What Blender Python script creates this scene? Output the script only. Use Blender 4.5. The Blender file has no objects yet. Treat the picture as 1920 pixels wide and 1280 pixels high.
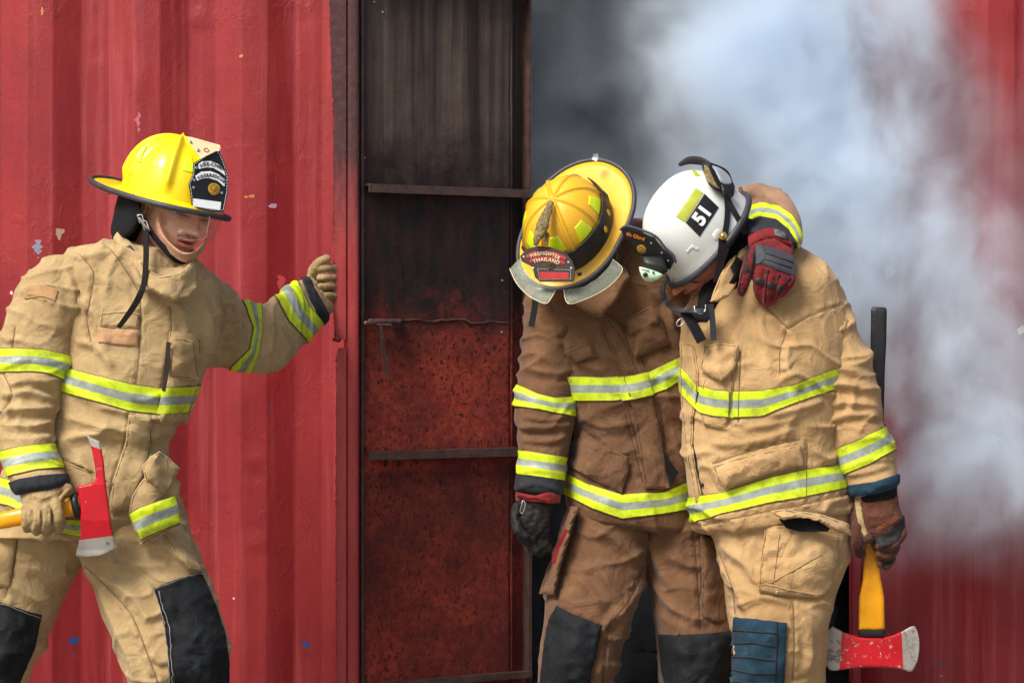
import bpy, bmesh, math, random
import numpy as np
from mathutils import Vector, Matrix
from mathutils.bvhtree import BVHTree
from mathutils.geometry import delaunay_2d_cdt
R = math.radians
scene = bpy.context.scene
COL = scene.collection
# ------------------------------------------------------------------ camera
D, H, S = 7.0, 1.35, 720.0        # camera distance to the y=0 plane, height, pixels per metre there
cam_data = bpy.data.cameras.new('camera'); cam = bpy.data.objects.new('camera', cam_data); COL.objects.link(cam)
cam.location = (0, -D, H); cam.rotation_euler = (R(90), 0, 0)
cam_data.sensor_width = 36; cam_data.lens = 36*S*D/1920; cam_data.clip_end = 2000
scene.camera = cam
# ------------------------------------------------------------------ world and sun
SUN_EL, SUN_DIR = 48, Vector((-0.66, -0.75, 0)).normalized()
w = bpy.data.worlds.new('World'); scene.world = w; w.use_nodes = True
nt = w.node_tree; bg = nt.nodes['Background']
sky = nt.nodes.new('ShaderNodeTexSky'); sky.sky_type = 'NISHITA'; sky.sun_disc = False
sky.sun_elevation = R(SUN_EL); sky.sun_rotation = math.atan2(SUN_DIR.x, SUN_DIR.y); sky.dust_density = 4.0; sky.air_density = 0.9; sky.ozone_density = 1.0
nt.links.new(sky.outputs[0], bg.inputs[0]); bg.inputs[1].default_value = 0.082
sd = bpy.data.lights.new('sun', 'SUN'); sd.energy = 2.5; sd.angle = R(24); sd.color = (1, .965, .92)
sun = bpy.data.objects.new('sun', sd); COL.objects.link(sun)
tos = Vector((SUN_DIR.x*math.cos(R(SUN_EL)), SUN_DIR.y*math.cos(R(SUN_EL)), math.sin(R(SUN_EL))))
sun.rotation_euler = tos.to_track_quat('Z', 'Y').to_euler()
sun.location = (-4, -4, 6)
scene.view_settings.view_transform = 'Standard'; scene.view_settings.look = 'None'
scene.view_settings.exposure = 0.76; scene.view_settings.gamma = 1
cy = scene.cycles
cy.use_denoising = True
cy.max_bounces = 14; cy.diffuse_bounces = 3; cy.glossy_bounces = 3; cy.transmission_bounces = 6; cy.volume_bounces = 12; cy.transparent_max_bounces = 12
cy.volume_step_rate = 0.4; cy.volume_max_steps = 256
cy.use_adaptive_sampling = True; cy.adaptive_threshold = 0.03

# ------------------------------------------------------------------ small maths
def W(px, py, y=0.0):
    k = (D+y)/D
    return Vector(((px-960)/S*k, y, H+(640-py)/S*k))
def proj(v):            # Nx3 -> px, py
    k = D/(D+v[:, 1])
    return v[:, 0]*k*S+960, 640-(v[:, 2]-H)*k*S
CAMP = Vector((0, -D, H))
def ray(px, py): return (W(px, py, 0)-CAMP).normalized()
def on_plane(px, py, o, n):
    d = ray(px, py); t = (o-CAMP).dot(n)/d.dot(n)
    return CAMP+d*t
def srgb(r, g, b, a=1):
    f = lambda c: (c/255/12.92) if c/255 <= .04045 else ((c/255+.055)/1.055)**2.4
    return (f(r), f(g), f(b), a)

_rng = np.random.RandomState(7); _perm = _rng.permutation(256); _perm = np.concatenate([_perm, _perm, _perm]); _gr = _rng.normal(size=(256, 3)); _gr /= np.linalg.norm(_gr, axis=1)[:, None]
def noise(p):
    p = np.asarray(p, float); i = np.floor(p).astype(int); f = p-i; i &= 255
    u = f*f*f*(f*(f*6-15)+10)
    out = 0
    for dx in (0, 1):
        for dy in (0, 1):
            for dz in (0, 1):
                h = _perm[_perm[_perm[(i[:, 0]+dx) & 255]+((i[:, 1]+dy) & 255)]+((i[:, 2]+dz) & 255)]
                g = _gr[h]; v = (g*(f-np.array([dx, dy, dz]))).sum(1)
                wx = u[:, 0] if dx else 1-u[:, 0]; wy = u[:, 1] if dy else 1-u[:, 1]; wz = u[:, 2] if dz else 1-u[:, 2]
                out = out+v*wx*wy*wz
    return out*1.6

# ------------------------------------------------------------------ scene bookkeeping
def link(o, parent=None):
    COL.objects.link(o)
    if parent is not None:
        o.parent = parent
        m = Matrix.Identity(4); q = parent
        while q is not None: m = Matrix.Translation(q.location) @ m; q = q.parent
        o.matrix_parent_inverse = Matrix.Identity(4) if parent.get('_abs') else m.inverted()
        o['_abs'] = 1
    return o
def thing(name, label, cat, loc=(0, 0, 0), group=None):
    o = bpy.data.objects.new(name, None); COL.objects.link(o); o.location = loc; o.empty_display_size = .1
    o['label'] = label; o['category'] = cat
    if group: o['group'] = group
    return o
def tag(o, label, cat, group=None):
    o['label'] = label; o['category'] = cat
    if group: o['group'] = group
    return o
def mesh_obj(name, me, mats, parent=None, smooth=True):
    o = bpy.data.objects.new(name, me)
    if not isinstance(mats, (list, tuple)): mats = [mats]
    if len(me.materials) == 0:
        for m in mats: me.materials.append(m)
    if smooth: me.polygons.foreach_set('use_smooth', [True]*len(me.polygons))
    link(o, parent)
    return o
def bm_obj(name, bm, mats, parent=None, smooth=True, recalc=True):
    if recalc: bmesh.ops.recalc_face_normals(bm, faces=bm.faces)
    me = bpy.data.meshes.new(name); bm.to_mesh(me); bm.free()
    return mesh_obj(name, me, mats, parent, smooth)
def evaluated(me, mods):
    o = bpy.data.objects.new('tmp', me); COL.objects.link(o)
    for t, kw in mods:
        m = o.modifiers.new(t, t)
        for k, v in kw.items(): setattr(m, k, v)
    dg = bpy.context.evaluated_depsgraph_get(); dg.update()
    out = bpy.data.meshes.new_from_object(o.evaluated_get(dg)); bpy.data.objects.remove(o)
    return out
def solidify(o, t, off=-1, bevel=0):
    m = o.modifiers.new('solid', 'SOLIDIFY'); m.thickness = t; m.offset = off
    if bevel:
        b = o.modifiers.new('bev', 'BEVEL'); b.width = bevel; b.segments = 2; b.limit_method = 'ANGLE'
    return o

# ------------------------------------------------------------------ shape builders
def crom(P, sub):
    P = np.array(P, float); n = len(P); out = []
    for i in range(n-1):
        p0, p1, p2, p3 = P[max(i-1, 0)], P[i], P[i+1], P[min(i+2, n-1)]
        for k in range(sub):
            t = k/sub
            out.append(.5*((2*p1)+(-p0+p2)*t+(2*p0-5*p1+4*p2-p3)*t*t+(-p0+3*p1-3*p2+p3)*t**3))
    out.append(P[-1]); return np.array(out)
def loft(bm, secs, n=28, sub=4, pw=0.85, cap=True, scale=1.0):
    """secs: (Lx,Ly,Rx,Ry,y centre,half thickness[,y tilt]) traced silhouette pairs; cross-sections are super-ellipses"""
    secs = [tuple(s)+(0,)*(7-len(s)) for s in secs]
    Q = crom(secs, sub); rings = []
    for s in Q:
        L = np.array(W(s[0], s[1], s[4]-s[6])); Rr = np.array(W(s[2], s[3], s[4]+s[6]))
        c = (L+Rr)/2; a = (Rr-L)/2*scale; b = np.array((0, s[5]*scale, 0))
        rings.append((c, a, b))
    vs = []
    def ring(c, a, b, k=1):
        r = []
        for j in range(n):
            t = 2*math.pi*j/n; ct, st = math.cos(t), math.sin(t)
            r.append(bm.verts.new(c+k*a*math.copysign(abs(ct)**pw, ct)+k*b*math.copysign(abs(st)**pw, st)))
        return r
    allr = []
    d0 = rings[0][0]-rings[1][0]; d0 /= np.linalg.norm(d0)+1e-9; d1 = rings[-1][0]-rings[-2][0]; d1 /= np.linalg.norm(d1)+1e-9
    if cap:
        for k, e in ((.35, 1), (.75, .7)):
            c, a, b = rings[0]; allr.append(ring(c+d0*cap*0.035*e*1.0, a, b, k))
    for c, a, b in rings: allr.append(ring(c, a, b))
    if cap:
        for k, e in ((.75, .7), (.35, 1)):
            c, a, b = rings[-1]; allr.append(ring(c+d1*cap*0.035*e, a, b, k))
    for r0, r1 in zip(allr[:-1], allr[1:]):
        for j in range(n): bm.faces.new((r0[j], r0[(j+1) % n], r1[(j+1) % n], r1[j]))
    bm.faces.new(allr[0][::-1]); bm.faces.new(allr[-1])
def tube(bm, pts, radii, n=12, cap=True, flat=1.0, flatdir=None, sub=0):
    P = np.array([tuple(p) for p in pts], float); rad = np.array(radii if hasattr(radii, '__len__') else [radii]*len(P), float)
    if sub:
        Q = crom(np.column_stack([P, rad]), sub); P, rad = Q[:, :3], Q[:, 3]
    T = np.gradient(P, axis=0); T /= np.linalg.norm(T, axis=1)[:, None]+1e-12
    nrm = np.array(flatdir, float) if flatdir is not None else np.array([0, 1, 0.]) if abs(T[0][1]) < .9 else np.array([1., 0, 0])
    fixed = flatdir is not None
    rings = []
    def ring(c, u, v, r):
        return [bm.verts.new(c+u*r*math.cos(2*math.pi*j/n)+v*r*flat*math.sin(2*math.pi*j/n)) for j in range(n)]
    frames = []
    cur = nrm
    for i in range(len(P)):
        v = (nrm if fixed else cur); v = v-T[i]*v.dot(T[i]); v /= np.linalg.norm(v)+1e-12; cur = v
        u = np.cross(v, T[i]); frames.append((u, v))
    if cap:
        for a in (80, 50, 22):
            rings.append(ring(P[0]-T[0]*rad[0]*min(flat, 1)*math.sin(R(a)), *frames[0], rad[0]*math.cos(R(a))))
    for i in range(len(P)): rings.append(ring(P[i], *frames[i], rad[i]))
    if cap:
        for a in (22, 50, 80):
            rings.append(ring(P[-1]+T[-1]*rad[-1]*min(flat, 1)*math.sin(R(a)), *frames[-1], rad[-1]*math.cos(R(a))))
    for r0, r1 in zip(rings[:-1], rings[1:]):
        for j in range(n): bm.faces.new((r0[j], r0[(j+1) % n], r1[(j+1) % n], r1[j]))
    bm.faces.new(rings[0][::-1]); bm.faces.new(rings[-1])
def box(bm, c, h, M=None):
    vs = []
    for sx in (-1, 1):
        for sy in (-1, 1):
            for sz in (-1, 1):
                v = Vector((c[0]+sx*h[0], c[1]+sy*h[1], c[2]+sz*h[2])); vs.append(bm.verts.new(M @ v if M else v))
    for f in ((0, 1, 3, 2), (4, 6, 7, 5), (0, 4, 5, 1), (2, 3, 7, 6), (0, 2, 6, 4), (1, 5, 7, 3)): bm.faces.new([vs[i] for i in f])
def voxel(bm, size, smooth=6, fac=.6):
    bmesh.ops.recalc_face_normals(bm, faces=bm.faces)
    me = bpy.data.meshes.new('m'); bm.to_mesh(me); bm.free()
    out = evaluated(me, [('REMESH', dict(mode='VOXEL', voxel_size=size, adaptivity=0)), ('SMOOTH', dict(factor=fac, iterations=smooth))])
    bpy.data.meshes.remove(me); return out
def get_vn(me):
    n = len(me.vertices); v = np.empty(n*3); me.vertices.foreach_get('co', v); nn = np.empty(n*3, dtype=np.float32)
    me.vertex_normals.foreach_get('vector', nn)
    return v.reshape(-1, 3), nn.reshape(-1, 3).astype(float)
def set_v(me, v): me.vertices.foreach_set('co', v.reshape(-1)); me.update()

def seg_dist(px, py, poly, ext=False):
    """distance to polyline, side sign, and position along it (0..1)"""
    P = np.array(poly, float); best = np.full(len(px), 1e9); sgn = np.ones(len(px)); tt = np.zeros(len(px)); m = len(P)-1
    for i in range(m):
        a, b = P[i], P[i+1]; d = b-a; L2 = d.dot(d)+1e-9
        t = ((px-a[0])*d[0]+(py-a[1])*d[1])/L2
        lo = -1e6 if (ext and i == 0) else 0; hi = 1e6 if (ext and i == m-1) else 1
        tc = np.clip(t, lo, hi); qx, qy = a[0]+tc*d[0], a[1]+tc*d[1]
        dist = np.hypot(px-qx, py-qy); cr = d[0]*(py-a[1])-d[1]*(px-a[0])
        k = dist < best; best[k] = dist[k]; sgn[k] = np.sign(cr[k]); tt[k] = (i+np.clip(tc[k], 0, 1))/m
    return best, sgn, tt
def apply_folds(v, nrm, folds):
    px, py = proj(v); front = np.clip(-nrm[:, 1]*1.6+.25, 0, 1); disp = np.zeros(len(v))
    for f in folds:
        poly, wd, amp = f[0], f[1], f[2]
        if len(poly) > 2: poly = crom(poly, 3)
        d, s, t = seg_dist(px, py, poly)
        tap = np.clip(np.minimum(t, 1-t)*5, 0, 1)**.7
        sd_ = d*s
        disp += amp*(.45*np.exp(-(sd_/wd)**2)+.75*np.exp(-np.abs(sd_)/(.55*wd))-.6*np.exp(-((sd_-1.6*wd)/wd)**2))*tap*front
    return disp
def wrinkle(v, nrm, axis, amp, fa, fp, seed=0, detail=.35):
    ax = np.array(axis, float); ax /= np.linalg.norm(ax)
    al = v@ax; pe = v-al[:, None]*ax
    wz = noise(v*6+seed*3.7)*.06
    q = np.column_stack([(al+wz)*fa, pe[:, 0]*fp+pe[:, 1]*fp*.6, pe[:, 2]*fp+seed*9.1])
    n1 = noise(q+seed); n2 = noise(q*2.1+17+seed)
    n3 = noise(v*26+seed)
    q2 = np.column_stack([(al+wz*.6+.02*noise(v*11+seed))*fa*2.3, pe[:, 0]*fp*1.6, pe[:, 2]*fp*1.6+seed]); n4 = noise(q2)
    gate = np.clip(noise(v*4.3+seed*1.9)*1.6+.55, 0, 1)
    return amp*(.8*(np.abs(n1)-.25)+.35*n2+.85*gate*np.exp(-np.abs(n4)/.10)+.5*np.exp(-np.abs(n1+.12)/.07)*(1-gate)+.06*n3)
def garment(name, parts, vox, parent, mats, axis=(0, 0, 1), amp=.008, fa=9, fp=4, seed=0, folds=(), smooth=6, post=None, pw=.85):
    bm = bmesh.new()
    for p in parts: loft(bm, p, pw=pw, cap=.4)
    me = voxel(bm, vox, smooth)
    v, n = get_vn(me)
    d = wrinkle(v, n, axis, amp, fa, fp, seed)+apply_folds(v, n, folds)
    v = v+n*d[:, None]
    ed = np.empty(len(me.edges)*2, dtype=np.int64); me.edges.foreach_get('vertices', ed); ed = ed.reshape(-1, 2)
    for lam in (.55, -.30, .5, -.30):                     # light relaxation, keeps the creases but takes out single-vertex spikes
        acc = np.zeros_like(v); cnt = np.zeros(len(v))
        np.add.at(acc, ed[:, 0], v[ed[:, 1]]); np.add.at(acc, ed[:, 1], v[ed[:, 0]]); np.add.at(cnt, ed.ravel(), 1)
        v = v+lam*(acc/np.maximum(cnt, 1)[:, None]-v)
    set_v(me, v)
    o = mesh_obj(name, me, mats, parent)
    return o
def bvh_of(objs):
    V, F, b = [], [], 0
    for o in (objs if isinstance(objs, (list, tuple)) else [objs]):
        me = o.data; V += [vv.co.copy() for vv in me.vertices]; F += [[i+b for i in p.vertices] for p in me.polygons]; b = len(V)
    return BVHTree.FromPolygons(V, F)
def band(name, garm, top, bot, mat, parent, off=.0035, thick=.003, clipx=None, side=None, uv=True, front=None):
    """strip of the garment's own surface between two traced edges, raised above the cloth and wrapping right round it"""
    me = garm.data; v, n = get_vn(me); px, py = proj(v)
    dt, st, _ = seg_dist(px, py, top, True); db, sb, _ = seg_dist(px, py, bot, True)
    a, b = dt*st, -db*sb; f = a/np.where(np.abs(a+b) < 1e-6, 1e-6, a+b)
    f = np.where((a+b) > 0, f, -1)
    fields = [f, 1-f]
    if clipx: fields += [(px-clipx[0]), (clipx[1]-px)]
    if front is True: fields.append(-(n[:, 1])+.1)
    P = np.column_stack([v+n*off, px/720, f]+fields)
    bm = bmesh.new(); uvl = bm.loops.layers.uv.new('UVMap'); cache = {}
    F = np.array(fields).T
    for p in me.polygons:
        ids = list(p.vertices); sub = F[ids]
        if (sub < 0).all(0).any(): continue
        if np.ptp(f[ids]) > 1.5: continue
        poly = [P[i] for i in ids]
        for k in range(5, 5+len(fields)):
            out = []
            for i in range(len(poly)):
                A, B = poly[i], poly[(i+1) % len(poly)]
                if A[k] >= 0: out.append(A)
                if (A[k] >= 0) != (B[k] >= 0): out.append(A+(B-A)*(A[k]/(A[k]-B[k])))
            poly = out
            if len(poly) < 3: break
        if len(poly) < 3: continue
        vs = [bm.verts.new(q[:3]) for q in poly]; fc = bm.faces.new(vs)
        for l, q in zip(fc.loops, poly): l[uvl].uv = (q[3], q[4])
    bmesh.ops.remove_doubles(bm, verts=bm.verts, dist=2e-5)
    o = bm_obj(name, bm, mat, parent, recalc=False)
    solidify(o, thick, -1)
    return o
def densify(outline, step, wob=0, seed=0):
    out = []; n = len(outline); rnd = random.Random(seed)
    for i in range(n):
        a, b = outline[i], outline[(i+1) % n]; L = math.dist(a[:2], b[:2]); k = max(1, int(L/step))
        for j in range(k):
            t = j/k; q = [a[m]+(b[m]-a[m])*t for m in range(len(a))]
            if wob and j: q[0] += rnd.uniform(-wob, wob); q[1] += rnd.uniform(-wob, wob)
            out.append(q)
    return out
def fill(outline, res):
    pts = [Vector((p[0], p[1])) for p in outline]; n = len(pts)
    xs = [p.x for p in pts]; ys = [p.y for p in pts]; inner = []
    y = min(ys)+res*.5; row = 0
    O = np.array([(p.x, p.y) for p in pts])
    while y < max(ys):
        x = min(xs)+res*.5*(1+(row & 1))
        while x < max(xs):
            c = False; j = n-1
            for i in range(n):
                if (ys[i] > y) != (ys[j] > y) and x < (xs[j]-xs[i])*(y-ys[i])/(ys[j]-ys[i])+xs[i]: c = not c
                j = i
            if c and np.min(np.hypot(O[:, 0]-x, O[:, 1]-y)) > res*.45: inner.append(Vector((x, y)))
            x += res
        y += res*.87; row += 1
    V, E, F, ov, oe, of = delaunay_2d_cdt(pts+inner, [(i, (i+1) % n) for i in range(n)], [list(range(n))], 1, 1e-4)
    return V, F, ov
def hem_rows(bm, ol, P2, Y, rows=(3.2, 5.6)):
    """rows of stitching just inside the edge of a sewn piece, in the piece's own mesh (second material)"""
    O = np.array([(p[0], p[1]) for p in ol]); n = len(O)
    if n < 8: return
    A = 0.5*np.sum(O[:, 0]*np.roll(O[:, 1], -1)-np.roll(O[:, 0], -1)*O[:, 1])
    T = np.roll(O, -2, 0)-np.roll(O, 2, 0); T /= np.linalg.norm(T, axis=1)[:, None]+1e-9
    Nn = np.column_stack([-T[:, 1], T[:, 0]])*(1 if A > 0 else -1)
    k0 = len(bm.faces)
    for r in rows[:1]:
        Q = O+Nn*r; prev = None
        for i in range(n+1):
            q = Q[i % n]; d2 = ((P2-q)**2).sum(1)+.5; w = 1/d2**2; y = (w*Y).sum()/w.sum(); t = T[i % n]; s_ = np.array([-t[1], t[0]])*.55
            dist, _, _ = seg_dist(np.array([q[0]]), np.array([q[1]]), np.vstack([O, O[:1]]))
            if dist[0] < r*.7: prev = None; continue
            c = [bm.verts.new(W(q[0]+s_[0]*a, q[1]+s_[1]*a, y-.0012)) for a in (-1, 1)]
            if prev:
                f = bm.faces.new((prev[0], prev[1], c[1], c[0])); f.normal_update()
                if f.normal.y > 0: f.normal_flip()
                f.material_index = 1
            prev = c
def hem_mat(mat): return {'tan_cloth': STITCH, 'tan_cloth_shell': STITCH, 'brown_cloth': STITCHB}.get(mat.name) if mat else None
def patch(name, outline, bvh, mat, parent, off=.005, thick=.004, res=7, bulge=0, wob=.6, crumple=.0012, seed=1, lift=None, stripes=None, smoothit=3, curve=False, bevel=.001):
    """a cloth piece sewn on: the traced outline laid on the garment surface, with its own thickness"""
    if curve:
        q = crom([tuple(p) for p in outline]+[tuple(outline[0])], 4)[:-1]; outline = [tuple(p) for p in q]
    ol = densify(outline, res, wob, seed)
    V, F, ov = fill(ol, res)
    Y = np.full(len(V), np.nan)
    for i, p in enumerate(V):
        d = ray(p.x, p.y); hit = bvh.ray_cast(CAMP, d)
        if hit[0] is not None: Y[i] = hit[0].y
    if np.isnan(Y).all(): Y[:] = 0
    P2 = np.array([(p.x, p.y) for p in V]); ok = ~np.isnan(Y)
    for i in np.where(~ok)[0]:
        k = np.argmin(np.hypot(*(P2[ok]-P2[i]).T)); Y[i] = Y[ok][k]
    nb = [set() for _ in V]
    for f in F:
        for a in range(len(f)):
            nb[f[a]].add(f[(a+1) % len(f)]); nb[f[(a+1) % len(f)]].add(f[a])
    for _ in range(smoothit):
        Y2 = Y.copy()
        for i, s in enumerate(nb):
            if s: Y2[i] = .4*Y[i]+.6*np.mean([Y[j] for j in s])
        Y = np.minimum(Y2, Y+.002)
    O = np.array([(p[0], p[1]) for p in ol]+[(ol[0][0], ol[0][1])])
    dist, _, _ = seg_dist(P2[:, 0], P2[:, 1], O)
    md = dist.max()+1e-6
    Y = Y-off-bulge*np.sqrt(np.clip(dist/md, 0, 1))
    Y -= crumple*noise(np.column_stack([P2/14, np.full(len(P2), seed*5.3)]))*1.5+crumple*noise(np.column_stack([P2/38, np.full(len(P2), seed*7.3)]))*2
    if lift:
        for (lx, ly, rad, am) in lift: Y -= am*np.exp(-((P2[:, 0]-lx)**2+(P2[:, 1]-ly)**2)/rad**2)
    bm = bmesh.new(); uvl = bm.loops.layers.uv.new('UVMap')
    vs = [bm.verts.new(W(p.x, p.y, Y[i])) for i, p in enumerate(V)]
    if stripes:
        dt, st, _ = seg_dist(P2[:, 0], P2[:, 1], stripes[0], True); db, sb, _ = seg_dist(P2[:, 0], P2[:, 1], stripes[1], True)
        fv = dt*st/(dt*st-db*sb+1e-6)
    else: fv = P2[:, 1]/100
    for f in F:
        try: fc = bm.faces.new([vs[i] for i in f])
        except ValueError: continue
        fc.normal_update()
        if fc.normal.y > 0: fc.normal_flip()
        for l in fc.loops:
            i = vs.index(l.vert) if False else l.vert.index
    bm.verts.index_update()
    for fc in bm.faces:
        for l in fc.loops: i = l.vert.index; l[uvl].uv = (P2[i, 0]/720, fv[i])
    hm = hem_mat(mat)
    if hm: hem_rows(bm, ol, P2, Y)
    o = bm_obj(name, bm, [mat, hm] if hm else mat, parent, recalc=False)
    solidify(o, thick, -1, bevel)
    return o
def plate(name, outline, mat, parent, thick=.004, res=8, bulge=0, wob=0, crumple=0, seed=1, curve=False, bevel=.001, depth=None):
    """free-standing sheet: outline points carry their own depth (px, py, y)"""
    if curve: outline = [tuple(p) for p in crom([tuple(p) for p in outline]+[tuple(outline[0])], 5)[:-1]]
    ol = densify(outline, res, wob, seed); V, F, ov = fill(ol, res)
    P2 = np.array([(p.x, p.y) for p in V]); O = np.array([p[:2] for p in ol]); OY = np.array([p[2] for p in ol]) if depth is None else None
    if depth is not None: Y = np.array([depth(p.x, p.y) for p in V])
    else:
        Y = np.empty(len(V))
        for i, p in enumerate(P2):
            d2 = ((O-p)**2).sum(1)+1e-3; wgt = 1/d2**1.5; Y[i] = (wgt*OY).sum()/wgt.sum()
    dist, _, _ = seg_dist(P2[:, 0], P2[:, 1], np.vstack([O, O[:1]])); md = dist.max()+1e-6
    q = np.clip(dist/md, 0, 1); Y = Y-bulge*np.sqrt(q*(2-q))
    if crumple: Y -= crumple*noise(np.column_stack([P2/18, np.full(len(P2), seed*5.3)]))
    bm = bmesh.new(); vs = [bm.verts.new(W(p[0], p[1], Y[i])) for i, p in enumerate(P2)]
    for f in F:
        fc = bm.faces.new([vs[i] for i in f]); fc.normal_update()
        if fc.normal.y > 0: fc.normal_flip()
    hm = hem_mat(mat)
    if hm: hem_rows(bm, ol, P2, Y)
    o = bm_obj(name, bm, [mat, hm] if hm else mat, parent, recalc=False)
    if thick: solidify(o, thick, -1, bevel)
    return o
def slab(name, outline, yc, th, mats, parent=None, res=5, matfn=None, curve=False, tilt=(0, 0)):
    """solid with thickness th(px,py) either side of a mid sheet"""
    if curve: outline = [tuple(p) for p in crom([tuple(p) for p in outline]+[tuple(outline[0])], 4)[:-1]]
    ol = densify(outline, res); V, F, ov = fill(ol, res); n = len(ol)
    key = {}
    bm = bmesh.new(); fr, bk = [], []
    O = np.array([(p[0], p[1]) for p in ol]+[(ol[0][0], ol[0][1])])
    P2 = np.array([(p.x, p.y) for p in V]); dist, _, _ = seg_dist(P2[:, 0], P2[:, 1], O)
    cx, cy_ = P2.mean(0)
    for i, p in enumerate(V):
        e = min(1, dist[i]/4); t = th(p.x, p.y)*(.55+.45*math.sqrt(e*(2-e)))
        ym = yc+tilt[0]*(p.x-cx)/S+tilt[1]*(p.y-cy_)/S
        fr.append(bm.verts.new(W(p.x, p.y, ym-t))); bk.append(bm.verts.new(W(p.x, p.y, ym+t)))
    ec = {}
    for f in F:
        f1 = bm.faces.new([fr[i] for i in f]); f2 = bm.faces.new([bk[i] for i in reversed(f)])
        c = P2[list(f)].mean(0); mi = matfn(c[0], c[1]) if matfn else 0; f1.material_index = mi; f2.material_index = mi
        for a in range(len(f)):
            e = (f[a], f[(a+1) % len(f)]); ec[e] = mi
    for (a, b), mi in ec.items():
        if (b, a) not in ec: bm.faces.new([fr[b], fr[a], bk[a], bk[b]]).material_index = mi
    o = bm_obj(name, bm, mats, parent)
    me = o.data
    o.modifiers.new('es', 'EDGE_SPLIT').split_angle = R(50)
    return o
def ribbon(name, pts, wd, mat, parent, thick=.002, facing=None, sub=5, objbm=None):
    """strap: flat strip along 3D points, its broad side turned to `facing`"""
    P = crom([tuple(p) for p in pts], sub) if len(pts) > 2 else np.array([tuple(p) for p in pts])
    T = np.gradient(P, axis=0); T /= np.linalg.norm(T, axis=1)[:, None]
    bm = objbm or bmesh.new(); prev = None
    fac = np.array(facing if facing is not None else (0, -1, 0), float)
    for i in range(len(P)):
        fi = fac if fac.ndim == 1 else fac[min(int(i/len(P)*len(fac)), len(fac)-1)]
        s = np.cross(T[i], fi); s /= np.linalg.norm(s)+1e-9; nn = np.cross(s, T[i])
        w_ = wd if not hasattr(wd, '__len__') else np.interp(i/(len(P)-1), np.linspace(0, 1, len(wd)), wd)
        r = [bm.verts.new(P[i]+s*w_/2*a+nn*thick/2*b) for a, b in ((-1, -1), (1, -1), (1, 1), (-1, 1))]
        if prev:
            for j in range(4): bm.faces.new((prev[j], prev[(j+1) % 4], r[(j+1) % 4], r[j]))
        else: bm.faces.new(r[::-1])
        prev = r
    bm.faces.new(prev)
    if objbm: return None
    return bm_obj(name, bm, mat, parent, smooth=False)
def surf_pts(bvh, pts, off, step=6):
    out = []
    for a, b in zip(pts[:-1], pts[1:]):
        k = max(1, int(math.dist(a, b)/step))
        for j in range(k+(b == pts[-1])):
            t = j/k; x, y = a[0]+(b[0]-a[0])*t, a[1]+(b[1]-a[1])*t
            h = bvh.ray_cast(CAMP, ray(x, y))
            if h[0] is not None: out.append(h[0]+h[1]*off*(1 if h[1].y < 0 else -1))
    return out
def seams(name, bvh, lines, mat, parent, wd=.0016, off=.0006, double=True):
    bm = bmesh.new()
    if parent.type == 'MESH' and len(parent.data.vertices) > 8000 and off < .005:      # the cloth is pulled in along a seam
        v, n = get_vn(parent.data); px, py = proj(v); d = np.zeros(len(v)); rnd = np.random.RandomState(3)
        for L in lines:
            L = [tuple(q) for q in crom(L, 3)] if len(L) > 2 else L
            q, sg, t = seg_dist(px, py, L); LL = sum(math.dist(a, b) for a, b in zip(L[:-1], L[1:]))
            d -= .0028*np.exp(-(q/3.2)**2)*(n[:, 1] < 0); d += .0018*np.exp(-((q-6)/4)**2)*(n[:, 1] < 0)*(.5+.9*np.sin(t*LL/3.4+noise(np.column_stack([t*LL/9, t*0, t*0+2]))*2))
        set_v(parent.data, v+n*d[:, None])
    bm.free()
    for L in lines:
        L = [tuple(q) for q in crom(L, 3)] if len(L) > 2 else L
        P = surf_pts(bvh, L, off)
        if len(P) < 4: continue
        runs = [[P[0]]]
        for p in P[1:]:
            if (p-runs[-1][-1]).length > .03: runs.append([p])
            else: runs[-1].append(p)
        run = max(runs, key=len)
        if len(run) > 3: ribbon(name, run, wd, mat, parent, .0012, None, 1)
def text_mesh(s, size, extrude=.0006, arc=0.0, bold=0.0, space=1.0):
    cu = bpy.data.curves.new('t', 'FONT'); cu.body = s; cu.size = size; cu.extrude = extrude; cu.align_x = 'CENTER'; cu.align_y = 'CENTER'; cu.offset = bold; cu.space_character = space
    o = bpy.data.objects.new('t', cu); COL.objects.link(o); dg = bpy.context.evaluated_depsgraph_get(); dg.update()
    me = bpy.data.meshes.new_from_object(o.evaluated_get(dg)); bpy.data.objects.remove(o)
    if arc:
        for v in me.vertices:
            a = v.co.x/arc; r = arc+v.co.y; v.co.x = r*math.sin(a); v.co.y = r*math.cos(a)-arc
    return me
def place_mesh(name, me, origin, xd, nd, mat, parent):
    xd = Vector(xd).normalized(); nd = Vector(nd).normalized(); yd = nd.cross(xd).normalized(); xd = yd.cross(nd)
    M = Matrix(((xd.x, yd.x, nd.x, origin[0]), (xd.y, yd.y, nd.y, origin[1]), (xd.z, yd.z, nd.z, origin[2]), (0, 0, 0, 1)))
    me.transform(M); return mesh_obj(name, me, mat, parent, smooth=False)
def px_plane(name, outline, o, n, mat, parent, thick=.003, curve=False, off=0, bevel=.0006):
    """flat piece lying in the plane (o, n), outline traced"""
    if curve: outline = [tuple(p) for p in crom([tuple(p) for p in outline]+[tuple(outline[0])], 5)[:-1]]
    n = Vector(n).normalized(); oo = Vector(o)+n*off; bm = bmesh.new()
    f = bm.faces.new([bm.verts.new(on_plane(p[0], p[1], oo, n)) for p in outline]); f.normal_update()
    if f.normal.dot(n) < 0: f.normal_flip()
    ob = bm_obj(name, bm, mat, parent, smooth=False, recalc=False); solidify(ob, thick, -1, bevel); return ob
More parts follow.
